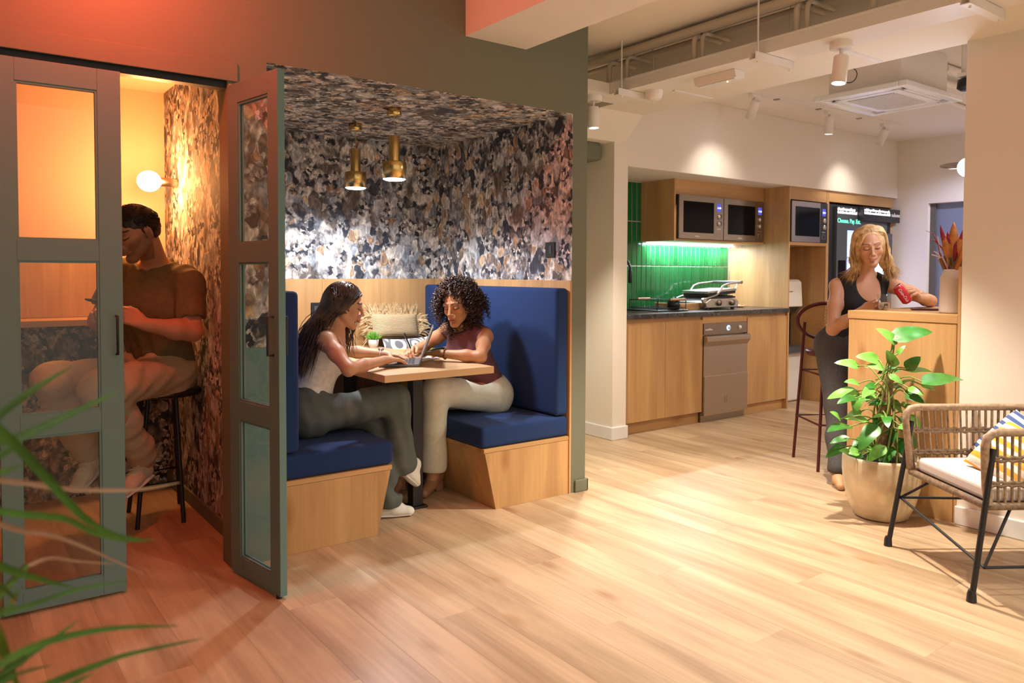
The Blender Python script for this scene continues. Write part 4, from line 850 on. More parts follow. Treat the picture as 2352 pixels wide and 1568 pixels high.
# unseen second track, added behind the white wall to brighten the kitchen
t = thing('light_track', (6.4, 1.9, 2.70), 'added unseen lighting track along the near side of the kitchen', 'track'); link('rail', box(4.9, 8.0, 1.885, 1.918, 2.69, 2.72), 'white_plastic', t)
for i, xx in enumerate((5.6, 6.6, 7.6)): spot((xx, 1.90, 2.69), (xx, 2.5, 0), .15, .036, ['first', 'second', 'third'][i]+' added fill spotlight of the near kitchen track counted from the bar', P_SPOT*.24, 140, 'added kitchen fill spotlights', WARM, .035, False, .6)
# ================================================================== figures: signed distance fields meshed with surface nets
def V3(p): return np.array(p, dtype=np.float32)
class Field:
    def __init__(s): s.p = []
    def cone(s, a, b, ra, rb, k=.02, op='u', w=None, fl=1.0):
        """tapered capsule; w/fl: thickness across w is 1, across the third direction fl"""
        s.p.append(('c', V3(a), V3(b), ra, rb, k, op, None if w is None else V3(w), fl)); return s
    def chain(s, pts, rad, k=.02, op='u', w=None, fl=1.0):
        for i in range(len(pts)-1): s.cone(pts[i], pts[i+1], rad[i], rad[i+1], k, op, w, fl)
        return s
    def ell(s, c, r, ax=None, k=.02, op='u'):
        ax = np.eye(3, dtype=np.float32) if ax is None else np.array(ax, dtype=np.float32); s.p.append(('e', V3(c), V3(r if hasattr(r, '__len__') else (r, r, r)), ax, 0, k, op, None, 1)); return s
    def plane(s, c, n, k=.004):
        """cut away everything on the side n points to"""
        n = V3(n); s.p.append(('p', V3(c), n/np.linalg.norm(n), 0, 0, k, 's', None, 1)); return s
    def cut(s, c, n, r=.16, h=.10, k=.004):
        # local cut: a flat lens removed on the side n points to, its face touching c
        n = unit(n); a = np.cross(n, (.3, .8, .5)); a = unit(a); b = np.cross(n, a); s.p.append(('e', V3(np.array(c)+n*h), V3((r, r, h)), np.array([a, b, n], dtype=np.float32), 0, k, 's', None, 1)); return s
    def bounds(s):
        lo, hi = np.full(3, 9e9), np.full(3, -9e9)
        for q in s.p:
            if q[6] != 'u': continue
            if q[0] == 'c': r = max(q[3], q[4]); l_ = np.minimum(q[1], q[2])-r; h_ = np.maximum(q[1], q[2])+r
            else: r = max(q[2]); l_ = q[1]-r; h_ = q[1]+r
            lo = np.minimum(lo, l_); hi = np.maximum(hi, h_)
        return lo-.03, hi+.03
    def grid(s, lo, hi, h, disp=None):
        n = np.ceil((np.array(hi)-lo)/h).astype(int)+1
        ax = [(lo[i]+h*np.arange(n[i])).astype(np.float32) for i in range(3)]
        V = np.full(n, .12, dtype=np.float32)
        for q in s.p:
            typ, k, op = q[0], q[5], q[6]
            if typ == 'p': sl = (slice(None),)*3
            else:
                if typ == 'c': r = max(q[3], q[4]); l_ = np.minimum(q[1], q[2])-r; h_ = np.maximum(q[1], q[2])+r
                else: r = max(q[2]); l_ = q[1]-r; h_ = q[1]+r
                m = .03+k*1.2
                i0 = np.clip(np.floor((l_-m-lo)/h).astype(int), 0, n); i1 = np.clip(np.ceil((h_+m-lo)/h).astype(int)+1, 0, n)
                if np.any(i1 <= i0): continue
                sl = tuple(slice(a, b) for a, b in zip(i0, i1))
            X, Y, Z = np.meshgrid(ax[0][sl[0]], ax[1][sl[1]], ax[2][sl[2]], indexing='ij', sparse=True)
            if typ == 'c':
                a, b = q[1], q[2]; d = b-a; L2 = max(float(d@d), 1e-9)
                px, py, pz = X-a[0], Y-a[1], Z-a[2]
                t = np.clip((px*d[0]+py*d[1]+pz*d[2])/L2, 0, 1)
                qx, qy, qz = px-t*d[0], py-t*d[1], pz-t*d[2]
                r2 = qx*qx+qy*qy+qz*qz
                if q[7] is not None:
                    w_ = q[7]; dn = d/math.sqrt(L2); w_ = w_-dn*(w_@dn); w_ = w_/np.linalg.norm(w_); u_ = np.cross(dn, w_)
                    e = qx*u_[0]+qy*u_[1]+qz*u_[2]; r2 = r2+e*e*(1/q[8]**2-1)
                D = np.sqrt(r2)-(q[3]+(q[4]-q[3])*t)
            elif typ == 'e':
                c, r, A = q[1], q[2], q[3]; px, py, pz = X-c[0], Y-c[1], Z-c[2]
                u = [px*A[i][0]+py*A[i][1]+pz*A[i][2] for i in range(3)]
                k0 = np.sqrt((u[0]/r[0])**2+(u[1]/r[1])**2+(u[2]/r[2])**2); k1 = np.sqrt((u[0]/r[0]**2)**2+(u[1]/r[1]**2)**2+(u[2]/r[2]**2)**2)+1e-9
                D = k0*(k0-1)/k1
            else: D = (X-q[1][0])*q[2][0]+(Y-q[1][1])*q[2][1]+(Z-q[1][2])*q[2][2]; D = -D
            v = V[sl]
            if op == 'u': hh = np.clip(.5+.5*(D-v)/k, 0, 1); V[sl] = D*(1-hh)+v*hh-k*hh*(1-hh)
            else: hh = np.clip(.5-.5*(D+v)/k, 0, 1); V[sl] = v*(1-hh)-D*hh+k*hh*(1-hh)
        if disp is not None:
            X, Y, Z = np.meshgrid(*ax, indexing='ij', sparse=True); V = V+disp(X, Y, Z)
        return V
def surfnet(V, lo, h):
    s = V < 0; n = V.shape
    cnt = sum(s[i:n[0]-1+i, j:n[1]-1+j, k:n[2]-1+k].astype(np.int8) for i in (0, 1) for j in (0, 1) for k in (0, 1))
    act = np.argwhere((cnt > 0) & (cnt < 8)); idx = np.full(np.array(n)-1, -1, dtype=np.int64); idx[tuple(act.T)] = np.arange(len(act))
    acc = np.zeros((len(act), 3)); num = np.zeros(len(act))
    cor = [(i, j, k) for i in (0, 1) for j in (0, 1) for k in (0, 1)]
    for a in range(8):
        for b in range(a+1, 8):
            ca, cb = np.array(cor[a]), np.array(cor[b])
            if abs(ca-cb).sum() != 1: continue
            va = V[tuple((act+ca).T)]; vb = V[tuple((act+cb).T)]; m = (va < 0) != (vb < 0)
            t = np.where(m, va/np.where(m, va-vb, 1), 0)[:, None]
            acc += np.where(m[:, None], ca+(cb-ca)*t, 0); num += m
    vs = lo+(act+acc/num[:, None])*h; fs = []
    for ax in range(3):
        o1, o2 = [(1, 2), (2, 0), (0, 1)][ax]; e = np.zeros(3, int); e[ax] = 1
        A = s[tuple(slice(0, n[i]-1) if i == ax else slice(1, n[i]-1) for i in range(3))]
        B = s[tuple(slice(1, n[i]) if i == ax else slice(1, n[i]-1) for i in range(3))]
        for flip in (False, True):
            m = np.argwhere(A & ~B) if not flip else np.argwhere(~A & B)
            if not len(m): continue
            c = m.copy()
            for i in range(3):
                if i != ax: c[:, i] += 1
            d1 = np.zeros(3, int); d1[o1] = 1; d2 = np.zeros(3, int); d2[o2] = 1
            q = [idx[tuple((c-d1-d2).T)], idx[tuple((c-d2).T)], idx[tuple(c.T)], idx[tuple((c-d1).T)]]
            f = np.stack(q if not flip else q[::-1], 1); fs.append(f[(f >= 0).all(1)])
    return vs, (np.concatenate(fs) if fs else np.zeros((0, 4), int))
def relax(vs, fs, it):
    for _ in range(it):
        a = np.zeros_like(vs); c = np.zeros(len(vs))
        for i in range(4):
            for j in (1, 3): np.add.at(a, fs[:, i], vs[fs[:, (i+j) % 4]]); np.add.at(c, fs[:, i], 1)
        vs = vs*.4+.6*a/np.maximum(c, 1)[:, None]
    return vs
def np_mesh(name, vs, fs, cols=None):
    me = bpy.data.meshes.new(name); me.vertices.add(len(vs)); me.vertices.foreach_set('co', np.asarray(vs, dtype=np.float32).ravel())
    me.loops.add(len(fs)*4); me.loops.foreach_set('vertex_index', np.asarray(fs, dtype=np.int32).ravel())
    me.polygons.add(len(fs)); me.polygons.foreach_set('loop_start', np.arange(0, len(fs)*4, 4, dtype=np.int32)); me.polygons.foreach_set('use_smooth', np.ones(len(fs), dtype=bool))
    me.update(calc_edges=True); me.validate()
    if cols is not None:
        at = me.color_attributes.new('Col', 'FLOAT_COLOR', 'POINT'); at.data.foreach_set('color', np.concatenate([cols, np.ones((len(cols), 1))], 1).astype(np.float32).ravel())
    return me
def build(F, h=.007, fine=(), disp=None, it=1):
    lo, hi = F.bounds(); vs, fs = surfnet(F.grid(lo, hi, h, disp), lo, h); vs = relax(vs, fs, it); allv, allf = [], []
    inn = np.zeros(len(vs), bool)
    for (a, b, hf) in fine: inn |= ((vs > np.array(a)+h) & (vs < np.array(b)-h)).all(1)
    keep = ~inn[fs].all(1) if len(fine) else np.ones(len(fs), bool); allv.append(vs); allf.append(fs[keep]); off = len(vs)
    for (a, b, hf) in fine:
        a, b = np.array(a, float), np.array(b, float)
        v2, f2 = surfnet(F.grid(a, b, hf, disp), a, hf); v2 = relax(v2, f2, 1)
        allv.append(v2); allf.append(f2+off); off += len(v2)
    return np.concatenate(allv), np.concatenate(allf)
def wrinkle(amp, sc, seed=0, ax=(1, 1, 1)):
    r = np.random.default_rng(seed); K = [(r.normal(0, 1, 3)*sc*np.array(ax), r.uniform(0, 6.28)) for _ in range(7)]
    def f(X, Y, Z):
        o = 0
        for k, p in K: o = o+np.sin(X*k[0]+Y*k[1]+Z*k[2]+p)
        return (amp/3.0*o).astype(np.float32)
    return f
# ---- head in a frame: f forward, u up, r to the person's right
def unit(v): v = np.array(v, float); return v/np.linalg.norm(v)
class Frame:
    def __init__(s, o, f, u, sc=1.0):
        s.f = unit(f); u = np.array(u, float); s.u = unit(u-s.f*(u@s.f)); s.r = np.cross(s.f, s.u); s.o = np.array(o, float); s.s = sc
    def __call__(s, f, r, u): return s.o+(s.f*f+s.r*r+s.u*u)*s.s
    def loc(s, P): d = (P-s.o)/s.s; return d@s.f, d@s.r, d@s.u
def head_frame(chin, face, tilt, sc=1.0, lean=0.0):
    """face: horizontal look direction; tilt: radians down; lean: radians towards the person's right"""
    g = unit((face[0], face[1], 0)); f = g*math.cos(tilt)-np.array((0, 0, 1))*math.sin(tilt); u = g*math.sin(tilt)+np.array((0, 0, 1))*math.cos(tilt)
    r = np.cross(f, u); u = u*math.cos(lean)+r*math.sin(lean)
    F_ = Frame((0, 0, 0), f, u, sc); F_.o = np.array(chin, float)-(F_.f*.080-F_.u*.110)*sc; return F_
def head_field(S_, H_, fem=True):
    A = [H_.f, H_.r, H_.u]; s = H_.s; E = lambda c, r, k=.015, op='u': S_.ell(H_(*c), [x*s for x in r], A, k*s, op); 
    def Cn(a, b, ra, rb, k=.012, op='u'): S_.cone(H_(*a), H_(*b), ra*s, rb*s, k*s, op)
    E((-.012, 0, .032), (.094, .072, .086)); E((.030, 0, -.018), (.056, .057, .085), .02)
    jw = .043 if fem else .050
    for g in (1, -1):
        Cn((.004, g*jw*1.15, -.045), (.066, g*.012, -.098), .020, .017 if fem else .020, .02)
        E((.054, g*.038, -.022), (.024, .022, .020), .02)
        Cn((.082, g*.012, .030), (.074, g*.044, .026), .009, .008, .012)
    Cn((.076, -.006, -.098), (.076, .006, -.098), .014 if fem else .017, .014 if fem else .017, .015)
    for g in (1, -1):
        E((.098, g*.031, .006), (.017, .017, .0115), .010, 's'); E((.0735, g*.031, .003), (.0150, .0155, .0125), .004)
    Cn((.086, 0, .016), (.109, 0, -.026), .0075, .0095, .010)
    E((.110, 0, -.029), (.0095, .0105, .0085), .006)
    for g in (1, -1): E((.098, g*.0115, -.032), (.0085, .0065, .0065), .005)
    E((.090, 0, -.052), (.013, .026, .018), .012)
    E((.0985, 0, -.0575), (.0095, .0225, .0052), .004); E((.0965, 0, -.0680), (.0095, .0190, .0066), .004)
    E((.1085, 0, -.0625), (.010, .026, .0014), .003, 's')
    for g in (1, -1): E((-.012, g*.0755, -.006), (.018, .0075, .030), .006); E((-.010, g*.083, -.003), (.010, .005, .017), .005, 's')
def skin_cols(vs, H_, base, lips=(.42, .10, .09), brow=(.05, .03, .02), beard=None, smile=0.0):
    f, r, u = H_.loc(vs); base = np.array(base); col = np.tile(base, (len(vs), 1))
    def mixc(m, c, a=1.0): nonlocal col; m = np.clip(m, 0, 1)[:, None]*a; col = col*(1-m)+np.array(c)*m
    face = (f > .045) & (abs(u) < .13) & (abs(r) < .08); ar = abs(r)
    g = lambda x, w_: np.clip(1-np.abs(x)/w_, 0, 1)
    mixc(face*np.exp(-((ar-.038)/.016)**2-((u+.025)/.018)**2), base*np.array((1.05, .72, .66)), .45)
    mixc(face*np.exp(-((ar-.030)/.017)**2-((u-.010)/.012)**2), base*np.array((.55, .45, .42)), .55)
    by = .027+.006*np.sin(np.clip((ar-.012)/.038, 0, 1)*PI*.85)
    mixc(face*(ar > .011)*(ar < .052)*np.clip(2.0-np.abs(u-by)/.0022, 0, 1)*(f > .05), brow, .9)
    ly = .0005-.0050*np.sin(np.clip((ar-.014)/.034, 0, 1)*PI)
    mixc(face*(ar > .0145)*(ar < .0490)*np.clip(1.9-np.abs(u-ly)/.0019, 0, 1), (.02, .012, .01), .95)
    u0_ = u; u = u-smile*(r/.024)**2*.0065
    lw = np.clip(1-(r/.0255)**2, 0, 1)
    m = face*(f > .085)*(np.abs(r) < .025)*np.clip(1.6*(1-np.abs(u+.0628)/(.0125*np.sqrt(lw)+1e-4)), 0, 1); mixc(m, lips, .85)
    mixc(face*(f > .085)*(np.abs(r) < .022)*np.clip(1.5-np.abs(u+.0626)/.0013, 0, 1), (.10, .03, .03), .85)
    if smile: mixc(face*(f > .083)*(np.abs(r) < .0175)*np.clip(1.6-np.abs(u+.0622)/.0014, 0, 1), (.80, .74, .66), .9)
    u = u0_
    mixc(face*np.exp(-((ar-.008)/.004)**2-((u+.0385)/.003)**2)*(f > .095), base*.35, .6)
    if beard is not None:
        m = (f > -.02)*np.clip((-.030-u+np.clip(.03-f, 0, .1)*0+np.clip(ar-.03, 0, .1)*.9)/.02, 0, 1)*(u > -.135)*(1-np.clip(1.6*(1-np.abs(u+.0628)/(.0115*np.sqrt(lw)+1e-4)), 0, 1)*(np.abs(r) < .025))
        mixc(m, beard, .55)
    return col
def hand(S_, wrist, d, n, sc=1.0, side=1, curl=(.3, .3, .35, .4), thumb=(.5, .3), spread=.06, k=.006):
    """d: wrist to knuckles, n: palm normal (out of the palm), side: +1 if the thumb lies on the d x n side"""
    wrist = np.array(wrist, float); d = unit(d); n = np.array(n, float); n = unit(n-d*(n@d)); t = np.cross(d, n)*side; pts = [wrist]
    S_.cone(wrist-d*.02*sc, wrist+d*.02*sc, .024*sc, .024*sc, .015, 'u', t, .72)
    L0 = [(.043, .026, .021), (.047, .030, .022), (.044, .028, .022), (.035, .021, .019)]
    for i in range(4):
        off = (.030-.020*i)*sc; kb = wrist+d*(.086-.004*abs(i-1)-(.008 if i == 3 else 0))*sc+t*off
        S_.cone(wrist+d*.018*sc+t*off*.55, kb, .0145*sc, .0105*sc, .012)
        a = curl[i]; c = 0; p = kb; dd = unit(d+t*spread*(1.5-i)*.8)
        for j in range(3):
            c += a*(1.0, 1.15, .8)[j]; dv = dd*math.cos(c)+n*math.sin(c); q = p+dv*L0[i][j]*sc
            S_.cone(p, q, (.0098, .0088, .0080)[j]*sc, (.0088, .0080, .0066)[j]*sc, k*.7); p = q; pts.append(q)
    tb = wrist+d*.028*sc+t*.024*sc; t1 = tb+unit(t*math.cos(thumb[0])+d*math.sin(thumb[0])*1.2+n*.35)*.036*sc
    t2 = t1+unit(t*.35*math.cos(thumb[0])+d+n*thumb[1])*.030*sc; t3 = t2+unit(d+n*(thumb[1]+.25)-t*.1)*.024*sc
    S_.cone(wrist+d*.012*sc+t*.012*sc, tb, .016*sc, .0155*sc, .012); S_.cone(tb, t1, .0150*sc, .0112*sc, .008); S_.cone(t1, t2, .0108*sc, .0098*sc, k*.7); S_.cone(t2, t3, .0098*sc, .0076*sc, k*.7); pts += [t3, t1]
    P_ = np.array(pts); return (P_.min(0)-.022, P_.max(0)+.022, .0026)
def torso(S_, J, g=0.0, fem=True, k=.05, sc=1.0, bust=.05):
    w_ = unit(np.array(J['shR'])-np.array(J['shL'])); up_ = unit(np.array(J['neck'])-np.array(J['pelvis'])); fr = unit(np.cross(up_, w_)); 
    if 'face' in J and fr@np.array((*J['face'], 0)) < 0: fr = -fr
    hw = unit(np.array(J['hipR'])-np.array(J['hipL'])); pel, wa, ch, nk = [np.array(J[x]) for x in ('pelvis', 'waist', 'chest', 'neck')]
    S_.cone(pel-hw*.065*sc, pel+hw*.065*sc, .105*sc+g, .105*sc+g, k)
    S_.cone(pel, wa, .135*sc+g, (.118 if fem else .14)*sc+g, k, 'u', w_, .78)
    S_.cone(wa, ch, (.116 if fem else .14)*sc+g, (.138 if fem else .165)*sc+g, k, 'u', w_, .74)
    up2 = ch+(nk-ch)*.55
    S_.cone(ch, up2, (.138 if fem else .168)*sc+g, (.112 if fem else .14)*sc+g, k, 'u', w_, .70)
    for s_ in ('shL', 'shR'):
        sh = np.array(J[s_]); S_.cone(nk-up_*.02*sc, sh, .045*sc+g, (.047 if fem else .058)*sc+g, .04)
    if fem:
        for q in (1, -1): S_.ell(ch+fr*.075*sc+w_*q*.062*sc-up_*.005, (bust*sc+g), None, .035)
    return w_, up_, fr
def limb(S_, a, b, c, r, k=.02, g=0.0, bulge=1.0):
    """two-bone limb with a calf/biceps swelling"""
    a, b, c = map(np.array, (a, b, c)); S_.cone(a, a+(b-a)*.45, r[0]+g, (r[0]*.55+r[1]*.55)*bulge+g, k); S_.cone(a+(b-a)*.45, b, (r[0]*.55+r[1]*.55)*bulge+g, r[1]+g, k)
    S_.cone(b, b+(c-b)*.35, r[1]+g, (r[1]*1.02)*bulge+g, k); S_.cone(b+(c-b)*.35, c, (r[1]*1.02)*bulge+g, r[2]+g, k)
# ---- hair
def catmull(P_, n):
    P_ = [np.array(p) for p in P_]; P_ = [2*P_[0]-P_[1]]+P_+[2*P_[-1]-P_[-2]]; out = []
    m = len(P_)-3
    for i in range(n+1):
        s_ = i/n*m; j = min(int(s_), m-1); t = s_-j; a, b, c, d = P_[j:j+4]
        out.append(.5*((2*b)+(-a+c)*t+(2*a-5*b+4*c-d)*t*t+(-a+3*b-3*c+d)*t**3))
    return out
def strands(paths, r0, r1, n=4):
    """many thin tubes in one mesh"""
    VS, FS = [], []; off = 0
    for P_ in paths:
        P_ = np.array(P_); m = len(P_); d = np.gradient(P_, axis=0); d /= np.linalg.norm(d, axis=1)[:, None]+1e-9
        ref = np.array((.31, .17, .93)); a = np.cross(d, ref); a /= np.linalg.norm(a, axis=1)[:, None]+1e-9; b = np.cross(d, a)
        q = np.linspace(0, 1, m); rad = (r0+(r1-r0)*q)*np.clip(1.02-q**6, .1, 1)
        ring = np.stack([P_+(a*math.cos(2*PI*k/n)+b*math.sin(2*PI*k/n))*rad[:, None] for k in range(n)], 1).reshape(-1, 3)
        i = np.arange(m-1)[:, None]*n; k = np.arange(n)[None]
        f = np.stack([i+k, i+(k+1) % n, i+n+(k+1) % n, i+n+k], -1).reshape(-1, 4)+off
        VS.append(ring); FS.append(f); off += len(ring)
    return np.concatenate(VS), np.concatenate(FS)
def merge(*mm):
    vs, fs, o = [], [], 0
    for v, f in mm: vs.append(v); fs.append(f+o); o += len(v)
    return np.concatenate(vs), np.concatenate(fs)
def scalp(H_, n, rng, ok=None, grow=.006):
    out = []
    while len(out) < n:
        v = rng.normal(0, 1, 3); v /= np.linalg.norm(v); f, r, u = -.012+v[0]*(.094+grow), v[1]*(.072+grow), .032+v[2]*(.086+grow)
        if u < -.055 or (f > .028 and u < .072) or (f > -.01 and u < .0 and abs(r) > .05 and u < -.02): continue
        if ok and not ok(f, r, u): continue
        out.append((f, r, u))
    return out
def skin_mat(name):
    m, t, b = nt(name); a = N(t, 'ShaderNodeVertexColor', layer_name='Col'); L(t, a.outputs['Color'], b.inputs['Base Color'])
    b.inputs['Roughness'].default_value = .48; b.inputs['Subsurface Weight'].default_value = .0; b.inputs['Specular IOR Level'].default_value = .35; return m
skin_mat('skin')
def hair_mat(name, dark, light, rough=.38):
    m, t, b = nt(name); tc = N(t, 'ShaderNodeTexCoord'); n = N(t, 'ShaderNodeTexNoise', Scale=24.0, Detail=3.0); L(t, tc.outputs['Object'], n.inputs['Vector'])
    r = ramp(t, [(.35, dark), (.68, light)]); L(t, n.outputs['Fac'], r.inputs['Fac']); L(t, r.outputs['Color'], b.inputs['Base Color']); b.inputs['Roughness'].default_value = rough; return m
def cloth(name, col, var=.12, sc=40, rough=.85, bump=.25): return mat(name, col, rough, var=var, scale=sc, bump=bump, bscale=700)
def part(root, name, vf, m, cols=None): return link(name, np_mesh(name, vf[0], vf[1], cols), m, root)
def shoe(S_, heel, toe, up_=(0, 0, 1), wdt=.040, h=.075):
    heel, toe = np.array(heel, float), np.array(toe, float); d = unit(toe-heel); u = np.array(up_, float); u = unit(u-d*(u@d)); w_ = np.cross(d, u); Ln = np.linalg.norm(toe-heel)
    S_.cone(heel+d*.03+u*.035, heel+d*Ln*.55+u*.030, .036, .038, .02, 'u', w_, .9); S_.cone(heel+d*Ln*.5+u*.030, toe-d*.035+u*.022, .040, .034, .02, 'u', w_, .75)
    S_.cone(heel+d*.035+u*.04, heel+d*.045+u*(h+.015), .036, .034, .02); S_.cone(heel+d*.06+u*.07, heel+d*Ln*.6+u*.045, .030, .026, .02); return d, u, w_
# ------------------------------------------------------------------ long-haired woman at the laptop
rg = np.random.default_rng(3)
J = dict(neck=(1.628, 3.750, .985), shR=(1.535, 3.610, .940), shL=(1.655, 3.905, .950), chest=(1.578, 3.755, .845), waist=(1.520, 3.748, .70), pelvis=(1.478, 3.745, .585),
         hipR=(1.49, 3.660, .562), hipL=(1.49, 3.830, .562), face=(.96, -.28))
t = thing('person', (1.48, 3.74, 0), 'woman with long brown hair in white strap top and jeans typing on the laptop', 'person')
Hd = head_frame((1.730, 3.716, .984), (.96, -.28), .24, .98, .05)
B_ = Field(); w_, u_, f_ = torso(B_, J)
B_.cone(J['neck'], Hd(-.022, 0, -.055), .050, .047, .03); head_field(B_, Hd)
limb(B_, J['shR'], (1.568, 3.425, .812), (1.852, 3.598, .822), (.040, .031, .0225), .025)
limb(B_, J['shL'], (1.80, 4.00, .838), (1.985, 3.865, .822), (.040, .031, .0225), .025)
hb1 = hand(B_, (1.856, 3.600, .824), (.97, .26, -.08), (.05, 0, -1), .95, 1, (.22, .25, .26, .30), (.5, .2), .10)
hb2 = hand(B_, (1.990, 3.862, .824), (.72, -.66, -.10), (0, 0, -1), .95, -1, (.30, .30, .32, .35), (.5, .2), .10)
kR, aR = (1.885, 3.560, .622), (1.950, 3.600, .24); kL, aL = (1.855, 3.690, .52), (1.850, 3.575, .10)
limb(B_, J['hipR'], kR, aR, (.070, .050, .035), .03); limb(B_, J['hipL'], kL, aL, (.070, .050, .035), .03)
hlo, hhi = Hd.o-.155, Hd.o+.165
vf = build(B_, .0075, [(hlo, hhi, .0028), hb1, hb2]); part(t, 'body', vf, 'skin', skin_cols(vf[0], Hd, (.52, .275, .155), (.42, .14, .12)))
T = Field(); torso(T, J, .006); T.plane(np.array(J['chest'])+u_*.012, u_*.97+f_*.18); T.plane(np.array(J['waist'])-u_*.055, -u_)
cloth('white_rib', (.74, .71, .66)); part(t, 'top', build(T, .006, (), wrinkle(.0025, 22, 5, (.4, .4, 2.2))), 'white_rib')
for q, sx in ((1, 'shR'), (-1, 'shL')):
    sh = np.array(J[sx]); c0 = np.array(J['chest']); m_ = w_*q
    an = sh*.70+.30*(np.array(J['neck'])-u_*.02)
    pts = catmull([c0+m_*.078-f_*.104+u_*.005, (c0+m_*.085-f_*.095)*.5+(an-f_*.064)*.5, an-f_*.058+u_*.015, an+u_*.0525, an+f_*.056+u_*.012, c0+m_*.070+f_*.125+u_*.012], 24)
    link('strap', MB().tube(pts, .0055, 6, flat=.4), 'white_rib', t)
Q = Field(); pl_ = np.array(J['pelvis'])
Q.cone(pl_-w_*.065, pl_+w_*.065, .118, .118, .05); Q.cone(pl_, np.array(J['waist']), .150, .130, .05, 'u', w_, .80)
Q.chain([J['hipR'], kR], [.098, .078], .05); Q.chain([kR, (1.925, 3.585, .42), (1.945, 3.600, .275)], [.080, .072, .082], .03)
Q.chain([J['hipL'], kL], [.098, .075], .05); Q.chain([kL, (1.862, 3.64, .32), (1.852, 3.575, .105)], [.075, .070, .078], .03)
Q.cut(np.array(J['waist'])-u_*.035, u_, .24, .12); Q.cut((1.85, 3.575, .062), (0, 0, -1), .15, .06); Q.cut((1.950, 3.6, .225), (.15, 0, -1), .13, .055)
cloth('jeans', (.100, .116, .108), .14, 14); part(t, 'jeans', build(Q, .007, (), wrinkle(.0055, 24, 8, (1.6, 1, 1))), 'jeans')
cloth('shoe_white', (.74, .72, .66), .05)
for hl, to, uu in (((1.795, 3.612, .004), (1.985, 3.522, .004), (0, 0, 1)), ((1.935, 3.595, .215), (2.045, 3.610, .115), (.75, 0, .7))):
    S1 = Field(); d_, u2, w2 = shoe(S1, hl, to, uu); so = part(t, 'shoe', build(S1, .005), 'shoe_white')
    link('sole', MB().tube([np.array(hl)+d_*.02+u2*.008, np.array(hl)+d_*.09+u2*.008, np.array(to)-d_*.02+u2*.008], [.036, .040, .030], 12, flat=.28), 'white_gloss', so)
hair_mat('hair_brown', (.020, .010, .006), (.105, .052, .026))
P_ = []
for (f, r, u) in scalp(Hd, 1000, rg, None, .009):
    root = Hd(f, r, u); side = 1 if r >= 0 else -1
    front = (side < 0 and f > -.01 and rg.random() < .55)
    if front:      # locks falling on the far side, in front of the shoulder
        a = Hd(f*.7+.02, r-.030, u-.05); c = np.array((1.735+rg.normal(0, .018), 3.80+rg.normal(0, .022), 1.00)); e = np.array((1.735+rg.normal(0, .028), 3.80+rg.normal(0, .03), .845+rg.uniform(-.04, .06)))
        P_.append(catmull([root, a, c, e], 12))
    else:
        k1 = Hd(f*.75-.030, r*1.16, u*.75-.006) if r < .02 else Hd(f*.70-.012, .072+r*.24, min(u*.60, .035)); k2 = Hd(-.085+f*.30, r*1.05, -.045+u*.1) if r < .02 else Hd(-.045+f*.35, .070+r*.25, -.055+u*.1); dx = rg.normal(0, .014); dy = rg.normal(0, .05)+r*-.35
        b1 = np.array((1.535+dx+f*.15, 3.735+dy*.8, 1.005+rg.normal(0, .01))); b2 = np.array((1.472+dx*1.1, 3.72+dy, .91)); b3 = np.array((1.432+dx, 3.72+dy, .80+rg.uniform(-.07, .05)))
        P_.append(catmull([root, k1, k2, b1, b2, b3], 16))
Hc = Field(); A_ = [Hd.f, Hd.r, Hd.u]; Hc.ell(Hd(-.018, 0, .036), (.096, .076, .089), A_, .02); Hc.cone(Hd(-.055, 0, -.01), (1.53, 3.735, 1.01), .062, .040, .04); Hc.cone((1.53, 3.735, 1.01), (1.435, 3.72, .84), .040, .028, .04, 'u', (0, 1, 0), .55)
Hc.ell(Hd(.085, 0, -.035), (.060, .085, .112), A_, .012, 's'); Hc.ell(Hd(.02, -.09, -.07), (.05, .03, .05), A_, .01, 's')
part(t, 'hair', merge(build(Hc, .006), strands(P_, .0034, .0016)), 'hair_brown')
tw = thing('wrist_watch', (1.975, 3.872, .822), 'white strap watch on the left wrist of the long-haired woman', 'watch')
wd_ = Frame((1.968, 3.877, .824), (.8, -.58, -.07), (0, 0, 1)); link('strap', MB().tube([wd_(0, .027*math.cos(a), .023*math.sin(a)) for a in np.linspace(0, 2*PI, 25)[:-1]], .008, 6, closed=True, flat=.35), 'white_gloss', tw); link('case', MB().lathe([(.001, .022), (.017, .022), (.017, .030), (.001, .031)], wd_.o, 20, tuple(wd_.u)), 'steel', tw)
# ------------------------------------------------------------------ curly-haired woman writing
rg = np.random.default_rng(5)
J = dict(neck=(2.545, 3.870, .955), shL=(2.560, 3.705, .905), shR=(2.505, 4.035, .925), chest=(2.548, 3.870, .80), waist=(2.625, 3.858, .665), pelvis=(2.680, 3.855, .545),
         hipL=(2.665, 3.770, .530), hipR=(2.675, 3.940, .530), face=(-.97, -.2))
t = thing('person', (2.68, 3.85, 0), 'curly-haired woman in maroon sleeveless top and cream trousers writing at the table', 'person')
Hd = head_frame((2.408, 3.803, .962), (-.88, -.47), .26, 1.0, .06)
B_ = Field(); w_, u_, f_ = torso(B_, J)
B_.cone(J['neck'], Hd(-.022, 0, -.055), .050, .047, .03); head_field(B_, Hd)
limb(B_, J['shL'], (2.405, 3.525, .812), (2.258, 3.715, .822), (.040, .031, .0225), .025)
limb(B_, J['shR'], (2.42, 4.175, .815), (2.250, 3.995, .818), (.040, .031, .0225), .025)
hb1 = hand(B_, (2.256, 3.718, .824), (-.42, .90, -.06), (0, 0, -1), .95, -1, (.28, .30, .32, .34), (.45, .2), .08)
hb2 = hand(B_, (2.246, 3.990, .822), (-.80, -.58, .10), (-.1, -.55, -.75), .95, 1, (.62, .70, .80, .85), (.9, .55), .02)
